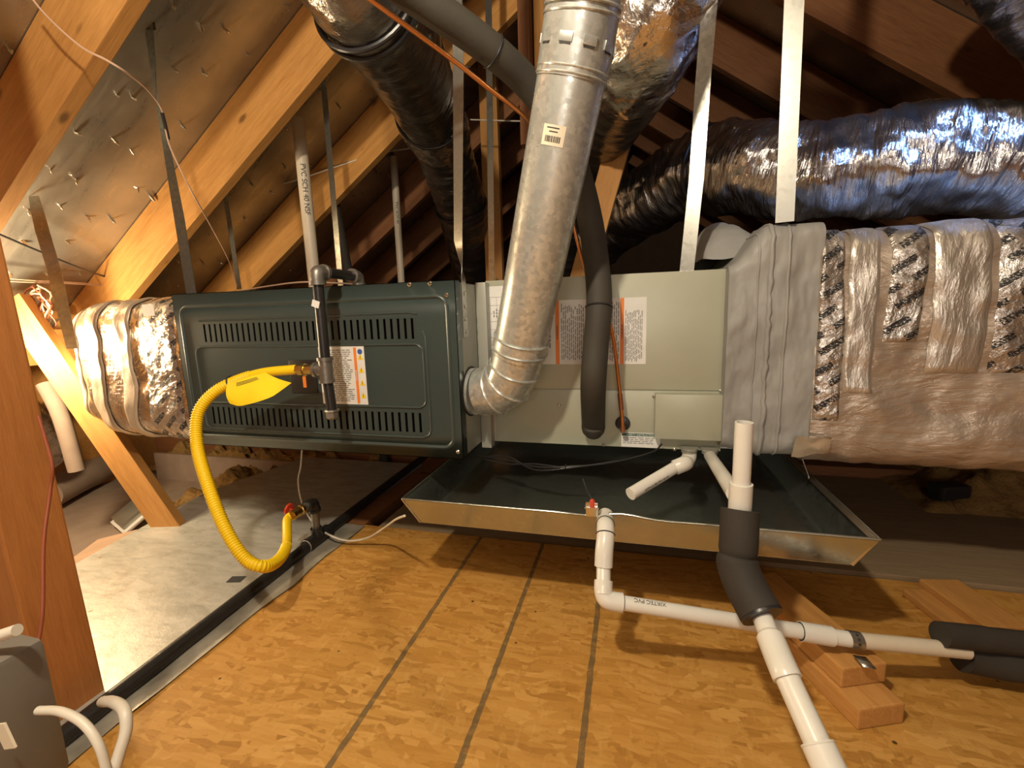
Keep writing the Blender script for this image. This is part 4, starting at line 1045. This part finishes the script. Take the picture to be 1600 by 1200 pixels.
# strap screwed onto the furnace side
xs = FX1+.0015; ys_ = 1.075
b0 = P(716, 70, y=1.06)
strap([Vector((b0.x+.01, 1.06, zl(b0.x)-.01 if b0.x < RX else zr(b0.x)-.01)), Vector((b0.x, 1.06, b0.z)), Vector((xs-.005, ys_-.01, .90)), Vector((xs, ys_, FZ1+.005)), Vector((xs, ys_, FZ1-.14))], .030,
      'long steel strap screwed onto the right side of the furnace casing', [(1, -.27, 0), (1, -.27, 0), (1, -.5, 0), (.05, -1, 0), (0, -1, 0)], screws=[((xs+.001, ys_, FZ1-.03-k*.032), (1, 0, 0)) for k in range(4)])
# ------------------------------------------------------------------ background pipes, posts
def vpipe(name, px0, py0, px1, py1, y, r, mat, label, zt=None, zb=None, writing=None):
    a = P(px0, py0, y=y); b = P(px1, py1, y=y); d = (a-b).normalized(); a2 = a.copy()
    for _ in range(300):
        if a2.z > roofz(a2)-.012-r*SL: break
        a2 += d*.01
    b2 = b-d*((b.z-(zb if zb is not None else -.1))/d.z)
    o = tag(MB().tube([a2, b, b2], r, 20).build(name, mat), label, 'pipe'); autosmooth(o)
    if writing:
        vw = (CAM-b); vw = (vw-d*vw.dot(d)).normalized()
        lettering(writing, r*1.1, a.lerp(b, .45)+vw*(r+.001), -d, vw.cross(-d), M['ink'], o, depth=.0004)
    return o
vpipe('vent_stack', 466, 190, 490, 425, 1.64, .0245, M['cream_pvc'], 'tall cream plastic pipe standing behind the furnace left part', writing='PVC SCH 40 NSF', zb=FZ1)
vpipe('vent_stack', 615, 245, 627, 438, 2.30, .019, M['cream_pvc'], 'thin cream plastic pipe standing further back behind furnace', writing='PVC SCH 40')
vpipe('shadow_column', 519, 300, 545, 432, 1.98, .024, M['foam'], 'black upright tube standing in for a tapered shadow behind the narrow strap')  # black tube put where a tapered shadow falls
a = P(767, 240, y=2.3); beam('wall_stud', (a.x, 2.3, -.15), (a.x, 2.3, zl(a.x)-.02 if a.x < RX else zr(a.x)-.02), .09, .04, M['lumber'], 'upright wooden post behind the flex duct left of the vent', 'post', up=(0, 1, 0))
beam('wall_stud', P(903, 432, y=1.763)-Vector((.07, 0, .30)), P(958, 240, y=1.763)+Vector((.08, 0, .24)), .085, .04, M['lumber'], 'slanted wooden brace behind the steel vent pipe', 'brace', up=(0, 1, 0))
for k, px in enumerate((822, 842)):
    a = P(px, 60, y=1.9); beam('wall_stud', (a.x, 1.9+.06*k, a.z-.40), (a.x, 1.9+.06*k, min(roofz(a)-.02, a.z+.9)), .045, .09, M['lumber'] if k else M['shaded_lumber'], ('upright board near the ridge left of the vent top', 'second upright board near the ridge touching the vent top edge')[k], 'post', up=(0, 1, 0))
# ------------------------------------------------------------------ cables
def cable(name, pts, r, mat, label, cat='cable', n=8, kind=None):
    o = tag(MB().tube(smoothpath(pts, n), r, 8).build(name, mat), label, cat); return o
t = thing('thermostat_cable', 'thin tan cable hanging down from the roof with black tape splice', 'cable', tuple(P(370, 445, y=1.5)))
part(MB().tube(smoothpath([P(30, -30, y=.78), P(70, 22, y=.79), P(125, 72, y=.80), P(165, 93, y=.82), P(200, 115, y=.86), P(230, 140, y=.97), P(252, 170, y=1.03), P(258, 200, y=1.04), P(268, 235, y=1.05), P(300, 300, y=1.1), P(325, 345, y=1.2), P(352, 395, y=1.35), P(362, 420, y=1.45), P(370, 447, y=1.5)], 6), .0021, 8), 'wire', M['wire_pink'], t)
part(MB().tube([P(253, 176, y=1.03), P(258, 195, y=1.04), P(263, 218, y=1.05)], .0048, 10), 'black_tape', M['wire_black'], t)
cable('black_cable', [P(-20, 358, y=.95), P(60, 392, y=1.1), P(140, 424, y=1.3), P(235, 455, y=1.75)], .0036, M['wire_black'], 'black cable crossing the bright left roof slope down to the eave')
cable('white_cable', [P(378, 296, y=1.8), P(450, 285, y=1.85), P(520, 262, y=1.9), P(590, 240, y=1.95), P(640, 232, y=2.1)], .0035, M['wire_white'], 'thin white cable crossing behind the cream pipe')
cable('white_cable', [P(735, 187, y=2.0), P(765, 188, y=2.0), P(800, 189, y=2.0), P(850, 190, y=2.0)], .003, M['wire_white'], 'thin white cable behind the strap left of the vent sticker')
cable('copper_wire', [P(372, 455, y=1.45), P(420, 447, y=1.4), P(470, 441, y=1.35), P(520, 442, y=1.4), P(556, 444, y=1.5)], .0028, M['wire_pink'], 'thin tan wire lying along the top of the dark green furnace')
wz = .002
cable('white_cable', [P(472, 700, y=1.30), P(470, 728, y=1.30), P(466, 752, y=1.29), P(472, 785, y=1.27), P(490, 818, y=1.24), P(515, 836, z=.035), P(545, 845, z=.02), P(575, 840, z=.04), P(600, 825, z=.10), P(618, 812, z=.19), P(632, 806, z=.235)], .0032, M['wire_white'], 'thin white wire drooping from the furnace bottom across to the pan corner')
t = thing('wire_bundle', 'black control wires sagging under the grey cabinet above the pan', 'cable', tuple(P(880, 728, y=1.12)))
for k in range(3):
    part(MB().tube(smoothpath([P(744, 712+k*2, y=1.22), P(790, 718+7*math.sin(k*2), y=1.15), P(835, 729-5*math.sin(k*2.2), y=1.1), P(885, 729+k, y=1.08), P(940, 725-k*.5, y=1.10), P(990, 715, y=1.13), P(1022, 705, y=1.16), P(1034, 694, y=1.185)], 6), .0022, 8), 'wire', M['wire_black'], t)
q = P(884, 729, y=1.08); part(MB().ring(q, (1, 0, 0), .0055, .0012, 14, 5), 'cable_tie', M['wire_black'], t)
# ------------------------------------------------------------------ near left post, box and cable
pe = P(190, 1200, z=0); 
px_ = -.93
beam('support_post', (-1.055, .505, -.19), (-1.13, .505, zl(-1.13)-.06), .09, .10, M['post_wood'], 'thick orange-brown wooden post close by at the left edge', 'post', up=(1, 0, 0), bev=.004)
beam('support_post', (-1.155, .475, -.19), (-1.23, .475, zl(-1.23)-.06), .09, .09, M['post_wood'], 'darker wooden post set left of the near post at the left edge', 'post', up=(1, 0, 0), bev=.004)
t = thing('junction_box', 'grey metal electrical box with rounded white lid edge at the bottom left', 'electrical box', tuple(Q(10, 1150, .5)))
c = Q(-10, 1120, .50); 
part(MB().obox(c, (1, 0, 0), (0, 1, 0), (0, 0, 1), .052, .03, .085, .008), 'box', M['grey_plastic'], t)
part(MB().tube([Q(-40, 1005, .47), Q(0, 993, .47), Q(27, 984, .47)], .006, 12), 'lid_edge', M['wire_white'], t)
part(MB().obox(Q(8, 1150, .452), (1, 0, .35), (0, 1, 0), (-.35, 0, 1), .009, .001, .013), 'paper_sticker', M['cream_label'], t)
t = thing('white_sheathed_cable', 'thick white sheathed cable looping round the foot of the near post', 'cable', tuple(Q(190, 1200, .5)))
part(MB().tube(smoothpath([Q(60, 1110, .47), Q(95, 1112, .46), Q(130, 1130, .455), Q(155, 1165, .45), Q(170, 1215, .45)], 8), .0042, 12), 'near_loop', M['wire_white'], t)
part(MB().tube(smoothpath([Q(160, 1096, .60), Q(178, 1097, .55), Q(194, 1110, .53), Q(197, 1140, .52), Q(186, 1180, .51), Q(172, 1225, .50)], 8), .0062, 12), 'far_loop', M['wire_white'], t)
t = cable('brown_red_cable', [Q(60, 650, .60), Q(72, 690, .60), Q(82, 730, .60), Q(78, 770, .60), Q(68, 850, .58), Q(66, 960, .56), Q(52, 1040, .54)], .0022, M['wire_red'], 'thin dark red cable running down the near post')
# ------------------------------------------------------------------ left background: brace, flex, box, cardboard
a = P(15, 440, x=-2.1); 
beam('diagonal_brace', P(22, 470, x=-2.12), P(272, 832, z=-.03), .089, .038, M['lumber'], 'orange diagonal wooden brace coming down behind the silver plenum', 'brace', up=(.3, -1, .1))
t = thing('flex_duct', 'low tan-white flex duct lying left of the diagonal brace', 'duct', tuple(P(90, 720, y=1.4)))
dp = smoothpath([P(-10, 620, y=1.18), P(40, 665, y=1.33), P(70, 715, y=1.42)], 10)
part(MB().tube(dp, .088, 40, True, lambda q, L, a: .012*noise.fractal(q*9, 1, 2, 4)), 'jacket', M['foil'], t, smooth=True)
part(MB().tube(smoothpath([P(70, 600, y=1.24), P(95, 650, y=1.24), P(120, 735, y=1.25)], 6), [.028]*13, 16), 'white_strap_end', M['drywall'], t, smooth=True)
t2 = tag(MB().tube([P(70, 775, z=-.11), P(115, 752, z=-.11), P(172, 725, z=-.11)], [.075]*3, 28).build('rolled_wrap', M['drywall']), 'tan paper faced roll lying in the gap behind the near post', 'insulation roll')
autosmooth(t2)
q = P(205, 800, z=-.12)
t = thing('ceiling_box', 'square steel electrical box on white plate in the recess below the brace', 'electrical box', tuple(q))
R1 = Matrix.Rotation(-.25, 3, 'Z')
A1, A2 = Vector((.94, -.30, -.12)).normalized(), Vector((.22, .80, .55)); A2 = (A2-A1*A2.dot(A1)).normalized(); A3 = A1.cross(A2)
part(MB().obox(q-A3*.02, A1, A2, A3, .078, .078, .006, .002), 'plate', M['paper'], t)
part(MB().obox(q, A1, A2, A3, .058, .062, .014, .006), 'box', M['steel_box'], t)
for k, (px, py, w_, h_, rz, lb) in enumerate(((190, 848, .13, .10, .5, 'cardboard scrap lying by the pale board edge in the recess'), (152, 872, .10, .12, -.2, 'second cardboard scrap nearer the post in the recess'))):
    q = P(px, py, z=-.05-.02*k); Rz = Matrix.Rotation(rz, 3, 'Z')
    tag(MB().obox(q, Rz @ Vector((1, 0, .15)).normalized(), Rz @ Vector((0, 1, 0)), (0, 0, 1), w_, h_, .002).build('cardboard_scrap', M['cardboard']), lb, 'cardboard')
beam('lumber_block', P(-20, 494, x=-2.25), P(100, 492, x=-2.25), .03, .03, M['lumber'], 'horizontal light board between wire coil and plenum', 'lumber', up=(0, 0, 1))
# hanging coil of wire under the eave
t = thing('wire_coil', 'small hanging coil of red and white wires under the left eave', 'cable', tuple(P(62, 490, y=1.45)))
r = random.Random(2)
for k in range(6):
    c = P(60+r.uniform(-6, 6), 470, y=1.15); rx = .032+.008*r.random(); rz = .055+.015*r.random()
    part(MB().tube([c+Vector((math.cos(a*.2618)*rx, .01*math.sin(a+k), math.sin(a*.2618)*rz-.01*k)) for a in range(25)], .0028, 6), 'loop', M['wire_red'] if k % 2 else M['wire_pink'], t)
for k in range(2):
    cable('tan_wire', [P(-20, 432+k*6, x=-2.08), P(50, 438+k*3, x=-2.09), P(110, 441+k*2, x=-2.1), P(230, 450+k, x=-2.12)], .0022, M['wire_pink'], ('upper', 'lower')[k]+' thin tan wire strung along the left eave')
# dark lump at right
tag(MB().obox(P(1482, 768, z=.06), (1, .3, 0), (-.3, 1, 0), (0, 0, 1), .05, .03, .03, .01).build('dark_bracket', M['wire_black']), 'small dark plastic piece lying in the insulation at right', 'bracket')
